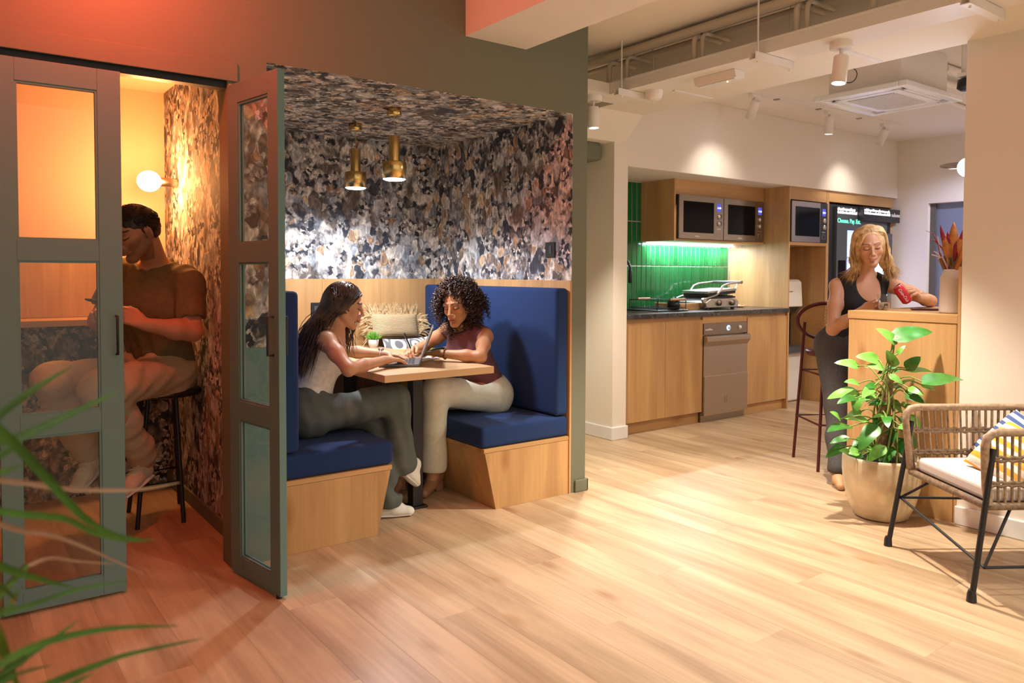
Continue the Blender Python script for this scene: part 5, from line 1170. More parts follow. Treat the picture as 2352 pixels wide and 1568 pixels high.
kL, aL = (2.230, 3.712, .615), (2.262, 3.800, .115); kR, aR = (2.225, 3.925, .545), (2.130, 3.930, .11)
limb(B_, J['hipL'], kL, aL, (.072, .050, .034), .03); limb(B_, J['hipR'], kR, aR, (.072, .050, .034), .03)
B_.chain([aL, (2.24, 3.80, .05), (2.195, 3.770, .022)], [.032, .03, .022], .02)
vf = build(B_, .0075, [(Hd.o-.155, Hd.o+.165, .0028), hb1, hb2]); part(t, 'body', vf, 'skin', skin_cols(vf[0], Hd, (.50, .255, .125), (.36, .08, .07)))
T = Field(); torso(T, J, .009); T.plane(np.array(J['waist'])-u_*.075, -u_); T.ell(Hd(-.01, 0, -.09), (.085, .075, .05), [Hd.f, Hd.r, Hd.u], .01, 's')
for s_, q in (('shL', -1), ('shR', 1)): T.plane(np.array(J[s_])+w_*q*.012, w_*q*.92+u_*.25)
T.cone(np.array(J['neck'])-u_*.02, np.array(J['neck'])+u_*.022+f_*.012, .066, .058, .03); T.plane(np.array(J['neck'])+u_*.022, u_*.9+f_*.25)
cloth('maroon', (.150, .060, .066)); part(t, 'top', build(T, .006, (), wrinkle(.003, 20, 2, (1, 1, 1.6))), 'maroon')
Q = Field(); pl_ = np.array(J['pelvis'])
Q.cone(pl_-w_*.065, pl_+w_*.065, .118, .118, .05); Q.cone(pl_, np.array(J['waist']), .150, .128, .05, 'u', w_, .80)
Q.chain([J['hipL'], kL], [.100, .080], .05); Q.chain([kL, (2.235, 3.75, .40), (2.258, 3.795, .17)], [.080, .068, .078], .03)
Q.chain([J['hipR'], kR], [.100, .078], .05); Q.chain([kR, (2.18, 3.93, .33), (2.135, 3.93, .14)], [.078, .068, .076], .03)
Q.cut(np.array(J['waist'])-u_*.062, u_, .24, .12); Q.plane((2.25, 3.8, .135), (0, 0, -1))
cloth('cream_cloth', (.70, .68, .55), .05); part(t, 'trousers', build(Q, .007, (), wrinkle(.0035, 15, 4)), 'cream_cloth')
K = Field(); K.cone(np.array(J['waist'])-u_*.085, np.array(J['waist'])-u_*.060, .140, .137, .02, 'u', w_, .80); K.plane(np.array(J['waist'])-u_*.055, u_); K.plane(np.array(J['waist'])-u_*.085, -u_); mat('belt_leather', (.16, .045, .018), .45); part(t, 'belt', build(K, .005), 'belt_leather')
mat('boot_tan', (.32, .155, .075), .5)
for hl, to in (((2.325, 3.850, .055), (2.150, 3.735, .0)), ((2.15, 3.985, .055), (2.02, 3.845, .0))):
    S1 = Field(); hl, to = np.array(hl), np.array(to); d_ = unit(to-hl); S1.chain([hl+(0, 0, .10), hl+(0, 0, .04), hl+d_*.09+np.array((0, 0, .03)), to-d_*.03+np.array((0, 0, .022))], [.036, .038, .036, .026], .02); S1.plane((0, 0, .004), (0, 0, -1)); S1.plane(hl+(0, 0, .125), (0, 0, 1))
    so = part(t, 'boot', build(S1, .005), 'boot_tan'); link('heel', MB().prism([tuple(hl+np.array((a, b, 0))*.024+np.array((0, 0, -.053))) for a, b in ((-1, -1), (1, -1), (1, 1), (-1, 1))], (0, 0, .07)), 'boot_tan', so, bevel=.006)
hair_mat('hair_curly', (.012, .006, .005), (.085, .038, .022), .33)
P_ = []
for (f, r, u) in scalp(Hd, 900, rg, None, .004):
    root = Hd(f, r, u); n_ = unit(root-Hd(-.02, 0, .02)); Ln = rg.uniform(.10, .195)*(1.0 if u < .05 else .80); down = np.array((0, 0, -1.0)); bk = -Hd.f
    p = root.copy(); d = n_*1.0+rg.normal(0, .25, 3); path = [p.copy()]
    if f > .02: d = d+Hd.r*np.sign(r+.001)*.5+bk*.5
    N_ = 30
    for i in range(N_):
        q = i/N_; v = unit(unit(d)*(1-q)**1.2*1.25+down*(q*1.5+.10)+bk*.35*(1-q)); p = p+v*Ln/N_; path.append(p.copy())
    path = np.array(path); ph = rg.uniform(0, 6.28); rad = rg.uniform(.006, .0115); tn = np.linspace(0, Ln/.026*6.28, len(path))+ph; am = rad*np.clip(np.linspace(0, 3, len(path)), 0, 1)
    a = np.cross(np.gradient(path, axis=0), (.3, .2, .9)); a /= np.linalg.norm(a, axis=1)[:, None]+1e-9; b = np.cross(np.gradient(path, axis=0), a); b /= np.linalg.norm(b, axis=1)[:, None]+1e-9
    pth = path+a*(am*np.cos(tn))[:, None]+b*(am*np.sin(tn))[:, None]
    ff, rr2, uu = Hd.loc(pth)
    if ((ff > .055) & (np.abs(rr2) < .042) & (uu < .060) & (uu > -.12)).any(): continue
    P_.append(pth)
Hc = Field(); A_ = [Hd.f, Hd.r, Hd.u]; Hc.ell(Hd(-.03, 0, .030), (.100, .088, .096), A_, .03); Hc.ell(Hd(-.055, 0, -.045), (.080, .092, .085), A_, .05); Hc.ell(Hd(.090, 0, -.025), (.080, .070, .120), A_, .015, 's')
part(t, 'hair', merge(build(Hc, .007, (), wrinkle(.012, 70, 6)), strands(P_, .0028, .0018, 3)), 'hair_curly')
nl = thing('necklace', (2.47, 3.86, .9), 'fine gold necklace on the curly-haired woman', 'necklace'); nk = np.array(J['neck'])
link('chain', MB().tube([nk+w_*.060*math.sin(a)+f_*(.058+.030*math.cos(a))-u_*(.020+.040*math.cos(a)) for a in np.linspace(-1.5, 1.5, 20)], .0014, 5), 'brass', nl)
bc = thing('bracelet', (2.27, 3.70, .82), 'brown bead bracelet on the left wrist of the curly-haired woman', 'bracelet'); mat('bead_brown', (.16, .05, .02), .35); fr2 = Frame((2.277, 3.690, .821), unit((-.61, .79, .04)), (0, 0, 1))
for a in np.linspace(0, 2*PI, 19)[:-1]: link('bead', MB().sphere(fr2(0, .030*math.cos(a), .028*math.sin(a)), .0052, 8, 6), 'bead_brown', bc)
pn = thing('pen', (2.18, 3.93, .79), 'black pen in the right hand of the curly-haired woman', 'pen')
a0, a1 = np.array((2.196, 3.905, .792)), np.array((2.163, 3.960, .925)); d_ = unit(a1-a0)
link('barrel', MB().tube([a0+d_*.012, a0+d_*.1, a1], .0048, 10), 'black_plastic', pn); link('tip', MB().tube([a0, a0+d_*.012], [.0008, .0045], 10), 'steel', pn); link('clip', MB().tube([a1+np.array((-.006, 0, 0)), a1-d_*.04+np.array((-.006, 0, 0))], .0014, 6), 'steel', pn)
# ------------------------------------------------------------------ man on the stool in the phone room
rg = np.random.default_rng(9)
J = dict(neck=(.893, 4.175, 1.300), shL=(1.000, 4.050, 1.228), shR=(.775, 4.320, 1.262), chest=(.868, 4.180, 1.09), waist=(.905, 4.225, .90), pelvis=(.935, 4.255, .775), hipL=(.945, 4.175, .760), hipR=(.885, 4.340, .760), face=(-.75, -.65))
t = thing('person', (.93, 4.25, 0), 'man in olive T-shirt and tan trousers looking at his phone in the phone room', 'person')
Hd = head_frame((.752, 4.035, 1.325), (-.95, -.30), .42, 1.06, 0)
B_ = Field(); w_, u_, f_ = torso(B_, J, 0, False)
B_.cone(J['neck'], Hd(-.026, 0, -.06), .060, .057, .03); head_field(B_, Hd, False)
eL, wL = (1.012, 3.975, .982), (.790, 3.935, 1.030); eR, wR = (.655, 4.360, 1.03), (.640, 4.120, 1.055)
limb(B_, J['shL'], eL, wL, (.056, .045, .030), .025, 0, 1.06); limb(B_, J['shR'], eR, wR, (.056, .045, .030), .025, 0, 1.06)
hb1 = hand(B_, (.786, 3.936, 1.033), (-.86, .10, .48), (-.3, .85, -.3), 1.06, -1, (.45, .55, .6, .65), (.8, .5), .03)
hb2 = hand(B_, (.638, 4.115, 1.058), (-.30, -.83, .45), (.35, .35, -.85), 1.06, 1, (.5, .6, .6, .6), (.8, .4), .03)
kL, aL = (.592, 3.850, .750), (.800, 4.060, .345); kR, aR = (.428, 4.130, .760), (.590, 4.240, .36)
limb(B_, J['hipL'], kL, aL, (.085, .060, .040), .03); limb(B_, J['hipR'], kR, aR, (.085, .060, .040), .03)
vf = build(B_, .008, [(Hd.o-.165, Hd.o+.170, .003), hb1, hb2]); part(t, 'body', vf, 'skin', skin_cols(vf[0], Hd, (.52, .27, .165), (.40, .15, .12), (.035, .022, .016), (.10, .055, .035)))
T = Field(); torso(T, J, .012, False); T.cut(np.array(J['pelvis'])+u_*.0, -u_, .30, .14)
for s_, e_ in (('shL', eL), ('shR', eR)):
    a, b = np.array(J[s_]), np.array(e_); T.chain([a, a+(b-a)*.62], [.080, .078], .035); 
    T.cut(a+(b-a)*.72, b-a, .12, .05)
T.cone(np.array(J['neck'])-u_*.05, np.array(J['neck'])+u_*.015, .085, .074, .03); T.cut(np.array(J['neck'])+u_*.016-f_*.02, u_*.93+f_*.32, .12, .05)
cloth('olive_cloth', (.165, .122, .055)); part(t, 'tshirt', build(T, .007, (), wrinkle(.0085, 24, 3, (1.2, 1.2, .55))), 'olive_cloth')
Q = Field(); pl_ = np.array(J['pelvis']); Q.cone(pl_-w_*.06, pl_+w_*.06, .115, .115, .05); Q.cone(pl_, np.array(J['waist']), .155, .150, .05, 'u', w_, .8)
Q.chain([J['hipL'], kL], [.110, .088], .05); Q.chain([kL, (.70, 3.96, .56), (.790, 4.052, .385)], [.088, .072, .068], .03)
Q.chain([J['hipR'], kR], [.110, .088], .05); Q.chain([kR, (.51, 4.19, .56), (.582, 4.235, .40)], [.088, .072, .068], .03); Q.cut(np.array(J['waist'])-u_*.02, u_, .26, .14); Q.cut((.803, 4.064, .352), np.array(aL)-np.array(kL), .12, .05); Q.cut((.594, 4.243, .368), np.array(aR)-np.array(kR), .12, .05)
cloth('tan_cloth', (.50, .41, .28), .08); part(t, 'trousers', build(Q, .0075, (), wrinkle(.0085, 26, 6)), 'tan_cloth')
cloth('shoe_cream', (.66, .60, .46), .06)
for hl, to, q in (((.835, 4.105, .275), (.665, 3.930, .215), 1), ((.625, 4.285, .30), (.505, 4.090, .235), -1)):
    S1 = Field(); d_, u2, w2 = shoe(S1, hl, to, (0, 0, 1), .046, .085); so = part(t, 'shoe', build(S1, .0055), 'shoe_cream')
    link('sole', MB().tube([np.array(hl)+d_*.02+u2*.004, np.array(hl)+d_*.10+u2*.004, np.array(to)-d_*.02+u2*.002], [.040, .045, .034], 12, flat=.30), 'white_gloss', so)
    for i in range(4):
        c0 = np.array(hl)+d_*(.095+i*.022)+u2*(.098-i*.011); link('lace', MB().tube([c0-w2*.022-u2*.006, c0+u2*.001, c0+w2*.022-u2*.006], .0028, 5), 'white_gloss', so)
hair_mat('hair_dark', (.012, .007, .005), (.055, .030, .018), .45)
P_ = []
for (f, r, u) in scalp(Hd, 1700, rg, lambda f, r, u: u > -.045 and not (f > -.005 and u < .040 and abs(r) > .03) and not (f > .05 and u < .085)):
    root = Hd(f, r, u); n_ = unit(root-Hd(-.012, 0, .03)); d = n_*.38+(Hd.f*.75+Hd.r*.25 if u > .07 else -Hd.u*.85-Hd.f*.25)+rg.normal(0, .10, 3); Ln = rg.uniform(.018, .030) if u > .06 else rg.uniform(.008, .016)
    P_.append([root, root+unit(d)*Ln*.5, root+unit(d-n_*.25)*Ln])
Hc = Field(); A_ = [Hd.f, Hd.r, Hd.u]; Hc.ell(Hd(-.014, 0, .040), (.101, .079, .094), A_, .02); Hc.ell(Hd(-.04, 0, .0), (.070, .074, .07), A_, .02); Hc.ell(Hd(.115, 0, -.030), (.088, .11, .106), A_, .008, 's'); Hc.ell(Hd(.01, 0, -.075), (.095, .12, .075), A_, .012, 's')
part(t, 'hair', merge(build(Hc, .006, (), wrinkle(.0012, 90, 4)), strands(P_, .0026, .0012, 3)), 'hair_dark')
ph = thing('phone', (.62, 3.98, 1.12), 'dark smartphone held in both hands by the man', 'phone'); pf = Frame((.625, 3.985, 1.125), unit((-.75, -.20, .30)), unit((.4, .1, .9)))
link('case', MB().obox(pf.o, pf.f*.076, pf.r*.037, pf.u*.0045), 'black_plastic', ph, bevel=.004); link('screen', MB().obox(pf.o+pf.u*.0048, pf.f*.070, pf.r*.033, pf.u*.0004), 'black_glass', ph)
t.location.x -= .02; ph.location.x -= .02
st = thing('bar_stool', (.93, 4.28, 0), 'black high stool under the seated man', 'stool')
link('seat', MB().lathe([(.001, .640), (.165, .640), (.18, .652), (.18, .668), (.16, .678), (.001, .678)], (.93, 4.275, 0), 32), 'black_plastic', st)
for a, b in ((.973, 4.110), (1.035, 4.46), (.78, 4.46), (.76, 4.13)):
    link('leg', MB().tube([(a, b, 0), (.93+(a-.93)*.6, 4.275+(b-4.275)*.6, .645)], .011, 8), 'black_metal', st)
link('foot_ring', MB().tube([(.93+(a-.93)*.87, 4.275+(b-4.275)*.87, .21) for a, b in ((.973, 4.110), (1.035, 4.46), (.78, 4.46), (.76, 4.13))], .008, 8, closed=True), 'black_metal', st)
# ------------------------------------------------------------------ blonde woman at the bar
rg = np.random.default_rng(12)
J = dict(neck=(4.700, 2.580, 1.275), shR=(4.590, 2.695, 1.205), shL=(4.835, 2.455, 1.205), chest=(4.695, 2.595, 1.105), waist=(4.70, 2.645, .965), pelvis=(4.69, 2.700, .825), hipR=(4.630, 2.755, .80), hipL=(4.755, 2.645, .80), face=(-.6, -.8))
t = thing('person', (4.6, 2.65, 0), 'blonde woman in black tank top pouring a can at the bar counter', 'person')
Hd = head_frame((4.585, 2.458, 1.330), (-.80, -.60), .30, 1.0, .12)
B_ = Field(); w_, u_, f_ = torso(B_, J)
B_.cone(J['neck'], Hd(-.022, 0, -.055), .050, .047, .03); head_field(B_, Hd)
eR, wR = (4.455, 2.640, .935), (4.475, 2.425, 1.085); eL, wL = (5.015, 2.315, 1.112), (4.795, 2.290, 1.140)
limb(B_, J['shR'], eR, wR, (.042, .035, .0235), .025); limb(B_, J['shL'], eL, wL, (.042, .035, .0235), .025)
hb1 = hand(B_, (4.474, 2.420, 1.090), (-.30, -.94, .10), (-.88, .25, -.28), .95, 1, (.25, .45, .55, .60), (.7, .3), .04)
hb2 = hand(B_, (4.790, 2.289, 1.146), (-.78, -.10, .42), (-.30, .55, -.70), .95, -1, (.65, .70, .72, .75), (.8, .5), .02)
kR, aR = (4.500, 2.630, .455), (4.335, 2.520, .10); kL, aL = (4.66, 2.46, .50), (4.66, 2.55, .35)
limb(B_, J['hipR'], kR, aR, (.072, .050, .034), .03); limb(B_, J['hipL'], (4.60, 2.50, .52), (4.62, 2.60, .14), (.072, .050, .034), .03)
vf = build(B_, .0075, [(Hd.o-.155, Hd.o+.165, .0028), hb1, hb2]); part(t, 'body', vf, 'skin', skin_cols(vf[0], Hd, (.60, .325, .19), (.52, .14, .12), (.16, .085, .04), None, 1.0))
T = Field(); torso(T, J, .007); T.plane(np.array(J['waist'])-u_*.09, -u_)
T.ell(np.array(J['chest'])+f_*.085+u_*.120, (.085, .080, .095), [f_, w_, u_], .008, 's'); T.ell(np.array(J['neck'])+u_*.03, (.09, .068, .07), [f_, w_, u_], .008, 's')
for s_, q in (('shL', -1), ('shR', 1)): T.ell(np.array(J[s_])+w_*q*.040-u_*.035, (.12, .086, .115), [f_, w_, u_], .008, 's')
cloth('black_rib', (.014, .016, .018)); part(t, 'tank_top', build(T, .006, (), wrinkle(.0022, 24, 5)), 'black_rib')
Q = Field(); pl_ = np.array(J['pelvis']); Q.cone(pl_-w_*.06, pl_+w_*.06, .114, .114, .05); Q.cone(pl_, np.array(J['waist']), .140, .126, .05, 'u', w_, .8)
Q.chain([J['hipR'], kR, (4.42, 2.58, .28), (4.335, 2.520, .11)], [.098, .072, .058, .060], .04); Q.chain([J['hipL'], (4.60, 2.50, .52), (4.62, 2.60, .16)], [.098, .072, .058], .04)
Q.cut(np.array(J['waist'])-u_*.055, u_, .24, .12); Q.plane((4.33, 2.52, .085), (0, 0, -1)); cloth('grey_denim', (.062, .056, .056), .2, 90); tr_ = part(t, 'jeans', build(Q, .007, (), wrinkle(.0035, 16, 8)), 'grey_denim')
for i in range(3): link('button', MB().sphere(pl_+f_*.0+w_*.118+u_*(.055-.045*i)-w_*.004*i, .008, 10, 6), 'steel', tr_)
mat('heel_tan', (.52, .30, .15), .5)
for hl, to in (((4.345, 2.535, .045), (4.235, 2.435, .0)), ((4.63, 2.62, .045), (4.58, 2.48, .0))):
    S1 = Field(); hl, to = np.array(hl), np.array(to); d_ = unit(to-hl); S1.chain([hl+(0, 0, .055), hl+(0, 0, .03), hl+d_*.08+np.array((0, 0, .024)), to-d_*.025+np.array((0, 0, .018))], [.030, .032, .032, .024], .02); S1.plane((0, 0, .003), (0, 0, -1))
    so = part(t, 'shoe', build(S1, .005), 'heel_tan'); link('heel', MB().prism([tuple(hl+np.array((a, b, 0))*.020+np.array((0, 0, -.044))) for a, b in ((-1, -1), (1, -1), (1, 1), (-1, 1))], (0, 0, .06)), 'cane', so, bevel=.005)
hair_mat('hair_blonde', (.42, .23, .08), (.88, .64, .32), .36)
P_ = []
for (f, r, u) in scalp(Hd, 1600, rg, lambda f, r, u: not (f > .035 and abs(r) < .048 and u < .100), .008):
    side = 1 if r >= 0 else -1; root = Hd(f, r, u); n_ = rg.normal(0, 1, 3)
    k1 = Hd(f*.72-.01, side*(.074+.010*rg.random())+r*.10, u*.55+.020); k2 = Hd(f*.45-.02+.010*n_[0], side*(.094+.012*rg.random()), -.035+.01*n_[1])
    k3 = Hd(f*.35+(-.015 if f < 0 else .012)+.012*n_[1], side*(.088+.014*rg.random())+.01*n_[2], -.105); k4 = Hd(f*.4-.005+.015*n_[0], side*(.095+.020*rg.random())+.012*n_[1], -.150); k4[2] -= .015; k5 = k4+np.array((0, 0, -rg.uniform(.02, .075)))+np.cross((0, 0, 1), Hd.f)*side*-.02+n_*.010
    pt = np.array(catmull([root, k1, k2, k3, k4, k5], 18)); q = np.linspace(0, 1, len(pt)); wv_ = np.sin(q*13+side*1.2+n_[2]*.5)*.0035*np.clip(q*2, 0, 1)
    P_.append(pt+Hd.r*wv_[:, None]*side)
Hc = Field(); A_ = [Hd.f, Hd.r, Hd.u]; Hc.ell(Hd(-.018, 0, .037), (.099, .080, .092), A_, .02)
for q in (1, -1): Hc.chain([Hd(-.02, q*.055, .02), Hd(-.03, q*.078, -.05), Hd(-.025, q*.082, -.13), Hd(-.015, q*.088, -.185)], [.045, .032, .030, .018], .03)
Hc.cone(Hd(-.06, 0, 0), Hd(-.075, 0, -.14), .06, .045, .04, 'u', Hd.r, .6)
Hc.ell(Hd(.09, 0, -.035), (.070, .068, .112), A_, .012, 's'); Hc.ell(Hd(.10, 0, .045), (.055, .050, .062), A_, .012, 's')
part(t, 'hair', merge(build(Hc, .006), strands(P_, .0024, .0013)), 'hair_blonde')
# can in the left hand
cn_ = thing('drink_can', (4.66, 2.31, 1.14), 'red drink can with white script held over the glass', 'can'); cf = Frame((4.672, 2.318, 1.160), unit((.30, -.30, -.60)), unit((-.85, -.45, .1)))
ax_ = -cf.f; mat('can_red', (.62, .03, .04), .3, metal=.3)
link('body', MB().lathe([(.022, -.058), (.030, -.052), (.0325, -.045), (.0325, .043), (.027, .055), (.026, .058)], cf.o, 36, tuple(ax_)), 'can_red', cn_)
link('rim', MB().lathe([(.026, .057), (.027, .061), (.025, .061), (.024, .056), (.001, .056)], cf.o, 32, tuple(ax_)), 'steel', cn_); link('base', MB().lathe([(.024, -.0585), (.018, -.061), (.001, -.056)], cf.o, 32, tuple(ax_)), 'steel', cn_)
cu = bpy.data.curves.new('t', 'FONT'); cu.body = 'Coca-Cola'; cu.size = .024; cu.shear = .3; cu.offset = .0004
to = bpy.data.objects.new('t', cu); C.objects.link(to); me = bpy.data.meshes.new_from_object(to.evaluated_get(bpy.context.evaluated_depsgraph_get())); bpy.data.objects.remove(to)
toc = unit(np.array((-.87, -.49, .0))); toc = unit(toc-ax_*(toc@ax_)); sd_ = np.cross(ax_, toc)
for v in me.vertices:
    a = (v.co.y-.008)/.0328; p = cf.o+ax_*(.045-v.co.x*.86)+(toc*math.cos(a)+sd_*math.sin(a)*1.0)*.0331; v.co = Vector(p)
me.materials.clear(); link('script', me, 'white_gloss', cn_)
# ================================================================== plants
t = thing('potted_pothos', (3.985, 2.07, 0), 'leafy green climbing plant in a cream glazed pot beside the bar', 'plant')
mat('glaze', (.66, .53, .34), .38, var=.25, scale=7, coat=.12)
PC = (3.975, 2.065, 0)
link('pot', MB().lathe([(.001, 0), (.115, 0), (.135, .012), (.165, .08), (.186, .17), (.193, .25), (.192, .31), (.188, .325), (.180, .325), (.178, .29), (.001, .285)], PC, 48), 'glaze', t)
mat('soil', (.03, .02, .012), .95, bump=.8, bscale=90); link('soil', MB().lathe([(.001, .298), (.10, .297), (.177, .292)], PC, 32), 'soil', t)
mat('moss_pole', (.23, .14, .065), .9, var=.45, scale=60, bump=1, bscale=110)
link('moss_pole', MB().tube([(3.985, 2.06, .28), (3.982, 2.062, .5), (3.99, 2.05, .66), (4.0, 2.045, .735)], [.030, .032, .028, .020], 14), 'moss_pole', t)
mat('leaf_light', (.155, .40, .060), .35, var=.3, scale=18); mat('leaf_dark', (.035, .165, .022), .32, var=.3, scale=18); mat('leaf_stem', (.20, .26, .06), .5)
LV = [(3.954, 1.998, 0.948, 4.1, 1.888, 0.989, 0.02, 0),
(3.958, 1.997, 0.928, 3.888, 2.052, 0.997, 0.011, 1),
(4.03, 2.128, 0.821, 3.945, 2.191, 0.839, 0.026, 1),
(3.974, 2.017, 0.807, 3.928, 2.018, 0.885, 0.028, 1),
(4.012, 1.957, 0.792, 4.045, 1.914, 0.853, 0.024, 0),
(3.944, 2.194, 0.787, 3.857, 2.261, 0.805, 0.017, 1),
(4.076, 2.042, 0.858, 4.093, 2.015, 0.901, 0.01, 1),
(4.068, 2.036, 0.776, 3.995, 2.101, 0.756, 0.022, 0),
(4.023, 2.088, 0.778, 3.96, 2.154, 0.79, 0.016, 1),
(4.049, 1.962, 0.776, 4.1, 1.881, 0.781, 0.013, 1),
(3.918, 1.817, 0.739, 4.1, 1.731, 0.761, 0.024, 0),
(3.926, 2.177, 0.696, 3.847, 2.201, 0.709, 0.016, 1),
(3.923, 2.187, 0.649, 3.825, 2.281, 0.617, 0.013, 1),
(3.92, 2.173, 0.637, 3.891, 2.169, 0.542, 0.022, 1),
(3.87, 2.157, 0.625, 3.765, 2.191, 0.607, 0.015, 0),
(4.055, 1.981, 0.668, 4.045, 1.914, 0.645, 0.014, 0),
(3.94, 2.01, 0.756, 3.955, 1.956, 0.72, 0.013, 1),
(4.009, 2.042, 0.604, 3.903, 2.093, 0.598, 0.011, 0),
(3.966, 2.147, 0.495, 3.868, 2.215, 0.514, 0.018, 1),
(3.961, 2.016, 0.53, 3.861, 2.049, 0.545, 0.012, 1),
(3.775, 2.19, 0.519, 3.709, 2.198, 0.562, 0.01, 1),
(3.804, 2.153, 0.48, 3.666, 2.183, 0.474, 0.012, 0),
(3.695, 2.099, 0.444, 3.647, 2.161, 0.416, 0.014, 0),
(3.758, 2.16, 0.379, 3.68, 2.201, 0.332, 0.009, 0),
(3.837, 2.03, 0.497, 3.729, 2.05, 0.395, 0.03, 0),
(4.0, 2.035, 0.511, 3.954, 2.079, 0.417, 0.026, 0),
(3.923, 2.097, 0.374, 3.789, 2.114, 0.375, 0.011, 1),
(3.909, 2.02, 0.381, 3.832, 2.066, 0.314, 0.018, 1),
(3.963, 2.002, 0.372, 3.908, 2.018, 0.295, 0.022, 0),
(4.079, 2.027, 0.511, 4.1, 1.978, 0.493, 0.014, 1),
(4.071, 1.957, 0.538, 4.096, 1.93, 0.464, 0.017, 1),
(4.057, 2.013, 0.404, 4.047, 1.964, 0.318, 0.024, 0),
(3.735, 2.06, 0.37, 3.685, 2.13, 0.377, 0.01, 1),
(4.025, 1.991, 0.71, 4.042, 1.937, 0.733, 0.01, 1),
(4.08, 1.914, 0.706, 4.1, 1.862, 0.688, 0.01, 1),
(3.855, 2.045, 0.709, 3.79, 2.069, 0.694, 0.01, 0),
(4.032, 2.037, 0.612, 4.031, 1.995, 0.558, 0.012, 1),
(3.964, 1.986, 0.466, 3.969, 2.028, 0.367, 0.022, 0),
(3.956, 1.933, 0.465, 4.009, 1.904, 0.389, 0.016, 0),
(3.845, 2.094, 0.421, 3.768, 2.111, 0.392, 0.014, 0)]
rl = random.Random(2)
for k in range(26):
    a = rl.uniform(0, 6.28); z_ = rl.uniform(.30, .70); rr3 = rl.uniform(.06, .15); B0 = (3.98+rr3*math.cos(a), 2.06+rr3*math.sin(a), z_); l_ = rl.uniform(.05, .09); T0 = (B0[0]+l_*math.cos(a), B0[1]+l_*math.sin(a), z_+rl.uniform(-.05, .02))
    if max(B0[0], T0[0]) > 4.13: continue
    LV.append((*B0, *T0, rl.uniform(.014, .022), rl.random() < .4))
for (bx_, by_, bz_, tx_, ty_, tz_, w_, li) in LV:
    B0, T0 = Vector((bx_, by_, bz_)), Vector((tx_, ty_, tz_)); d_ = T0-B0; Ln = d_.length; d_.normalize()
    vw = Vector((-.86, -.46, .0)); nrm = (vw*.75+Vector((0, 0, .8))+Vector((rl.gauss(0, .2), rl.gauss(0, .2), rl.gauss(0, .2)))).normalized(); nrm = (nrm-d_*nrm.dot(d_)).normalized(); sd = d_.cross(nrm)
    W = max(w_*1.5, Ln*.30); b = MB(); n = 9; vs = []
    for i in range(n+1):
        q = i/n; wq = W*min(1, (q*5)**.55)*(1-q**2.1)**.75; c_ = B0+d_*Ln*(q*1.08-.08*(1-q))+nrm*(.10*Ln*math.sin(PI*q*.9)-.10*Ln*q*q)
        lobe = -.10*Ln*max(0, .25-q)*2.2
        vs += [c_-sd*wq+d_*lobe+nrm*wq*.10, c_-sd*wq*.5+nrm*wq*.10, c_, c_+sd*wq*.5+nrm*wq*.10, c_+sd*wq+d_*lobe+nrm*wq*.10]
    b.add(vs, [(5*i+k, 5*i+k+1, 5*i+k+6, 5*i+k+5) for i in range(n) for k in range(4)], True)
    lf = link('leaf', b, 'leaf_light' if li else 'leaf_dark', t)
    rt_ = Vector((3.985+rl.gauss(0, .02), 2.06+rl.gauss(0, .02), min(bz_-.03, .72) if bz_ > .45 else .30)); mid = (B0+rt_)/2+Vector((0, 0, .035))
    link('leaf_stem', MB().tube(catmull([rt_, mid, B0, B0+d_*Ln*.25], 8), .0036, 5), 'leaf_stem', lf)
for k in range(7):
    a = k*.9; link('stem', MB().tube(catmull([(3.985+.08*math.cos(a), 2.06+.08*math.sin(a), .29), (3.985+.06*math.cos(a+.6), 2.06+.06*math.sin(a+.6), .45), (3.985+.045*math.cos(a+1.4), 2.06+.045*math.sin(a+1.4), .60), (3.99+.02*math.cos(a), 2.05, .74)], 10), .0055, 6), 'leaf_stem', t)
link('stem', MB().tube(catmull([(3.99, 2.05, .70), (3.972, 2.02, .82), (3.97, 2.005, .95)], 8), .005, 6), 'leaf_stem', t)
t = thing('foreground_palm', (-.08, 1.10, 0), 'blurred long-leaved green plant in the near left foreground', 'plant')
mat('palm_green', (.045, .13, .012), .5, var=.35, scale=12); mat('palm_pink', (.34, .20, .12), .45, var=.2, scale=12); mat('palm_yellow', (.10, .20, .012), .45, var=.3, scale=12)
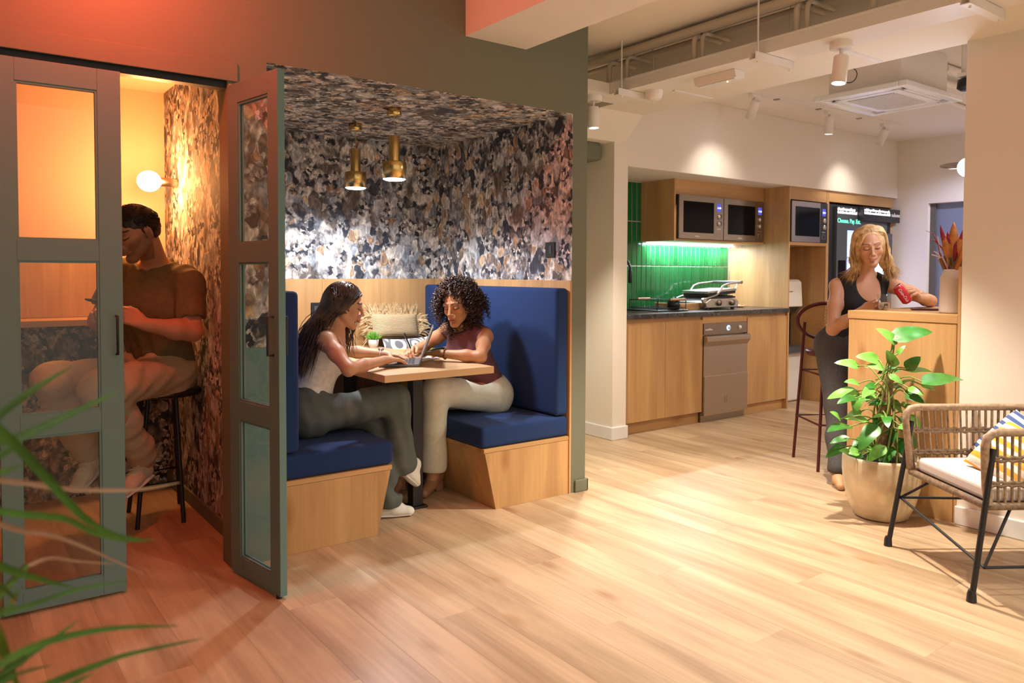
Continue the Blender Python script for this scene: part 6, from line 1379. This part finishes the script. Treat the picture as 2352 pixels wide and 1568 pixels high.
BL = [('g', 0.014, [(0.029, 1.154, 1.076), (0.068, 1.189, 1.102), (0.105, 1.224, 1.123), (0.148, 1.256, 1.143)]),
('g', 0.017, [(0.025, 1.157, 1.071), (0.067, 1.188, 1.059), (0.114, 1.216, 1.07), (0.165, 1.241, 1.087), (0.212, 1.269, 1.101)]),
('g', 0.017, [(0.029, 1.119, 1.114), (0.066, 1.151, 1.068), (0.107, 1.181, 1.007), (0.154, 1.205, 0.937), (0.198, 1.233, 0.896), (0.249, 1.256, 0.87)]),
('g', 0.012, [(0.03, 1.213, 1.009), (0.06, 1.253, 1.004), (0.091, 1.292, 1.002)]),
('p', 0.010, [(0.031, 1.274, 0.998), (0.093, 1.29, 0.976), (0.149, 1.309, 0.954), (0.205, 1.329, 0.938), (0.259, 1.351, 0.926), (0.318, 1.369, 0.923)]),
('g', 0.013, [(0.029, 1.212, 0.972), (0.088, 1.23, 0.947), (0.137, 1.255, 0.926), (0.177, 1.286, 0.889), (0.225, 1.311, 0.86), (0.272, 1.338, 0.844)]),
('p', 0.010, [(0.04, 1.265, 0.942), (0.087, 1.291, 0.908), (0.127, 1.323, 0.885), (0.181, 1.343, 0.845), (0.256, 1.347, 0.788)]),
('p', 0.006, [(0.091, 1.286, 0.857), (0.124, 1.323, 0.851), (0.165, 1.354, 0.827), (0.217, 1.377, 0.804)]),
('g', 0.016, [(0.028, 1.21, 0.912), (0.067, 1.242, 0.873), (0.105, 1.274, 0.84), (0.152, 1.301, 0.806)]),
('g', 0.010, [(0.038, 1.261, 0.805), (0.09, 1.284, 0.8), (0.157, 1.297, 0.804), (0.227, 1.307, 0.796)]),
('g', 0.012, [(0.037, 1.147, 1.041), (0.071, 1.184, 1.049), (0.085, 1.236, 1.046)]),
('g', 0.014, [(0.044, 1.094, 0.806), (0.078, 1.131, 0.802), (0.124, 1.159, 0.795), (0.189, 1.172, 0.784), (0.27, 1.173, 0.764)]),
('g', 0.014, [(0.067, 1.112, 0.753), (0.121, 1.134, 0.752), (0.163, 1.165, 0.743), (0.209, 1.193, 0.733), (0.305, 1.184, 0.731)]),
('g', 0.008, [(0.08, 1.166, 0.777), (0.114, 1.203, 0.777), (0.149, 1.239, 0.78)]),
('g', 0.010, [(0.064, 1.14, 0.77), (0.089, 1.183, 0.752), (0.114, 1.226, 0.731)]),
('y', 0.022, [(0.024, 1.088, 0.893), (0.047, 1.131, 0.834), (0.062, 1.179, 0.771), (0.079, 1.226, 0.698)]),
('g', 0.013, [(0.079, 1.102, 0.732), (0.13, 1.127, 0.744), (0.158, 1.168, 0.731)]),
('g', 0.012, [(0.026, 1.148, 0.872), (0.059, 1.184, 0.839), (0.076, 1.234, 0.841), (0.09, 1.285, 0.832)]),
('g', 0.012, [(0.025, 1.088, 0.924), (0.052, 1.129, 0.891), (0.073, 1.175, 0.85)]),]
for mm, w_, pts in BL:
    pts = catmull(pts, 14); b = MB(); vs = []
    for i, p_ in enumerate(pts):
        q = i/14; d_ = Vector(pts[min(i+1, 14)]-pts[max(i-1, 0)]).normalized(); sd = d_.cross(Vector((-.25, -.96, .1))).normalized(); wq = w_*.36*(1-q**2.2)**.8+.0005; nn_ = sd.cross(d_)
        vs += [Vector(p_)-sd*wq+nn_*wq*.3, Vector(p_), Vector(p_)+sd*wq+nn_*wq*.3]
    b.add(vs, [(3*i+k, 3*i+k+1, 3*i+k+4, 3*i+k+3) for i in range(14) for k in range(2)], True)
    lf = link('leaf_blade', b, dict(g='palm_green', p='palm_pink', y='palm_yellow')[mm], t)
    link('leaf_base', MB().tube(catmull([(-.08, 1.10, .45), (-.05, 1.11, (.45+pts[0][2])/2+.1), pts[0]], 8), .005, 5), 'palm_green', t)
link('trunk', MB().tube([(-.08, 1.10, .25), (-.08, 1.10, .50)], [.03, .022], 10), 'moss_pole', t)
link('pot', MB().lathe([(.001, 0), (.11, 0), (.14, .28), (.132, .28), (.125, .25), (.001, .25)], (-.08, 1.10, 0), 32), 'dark_grey', t)
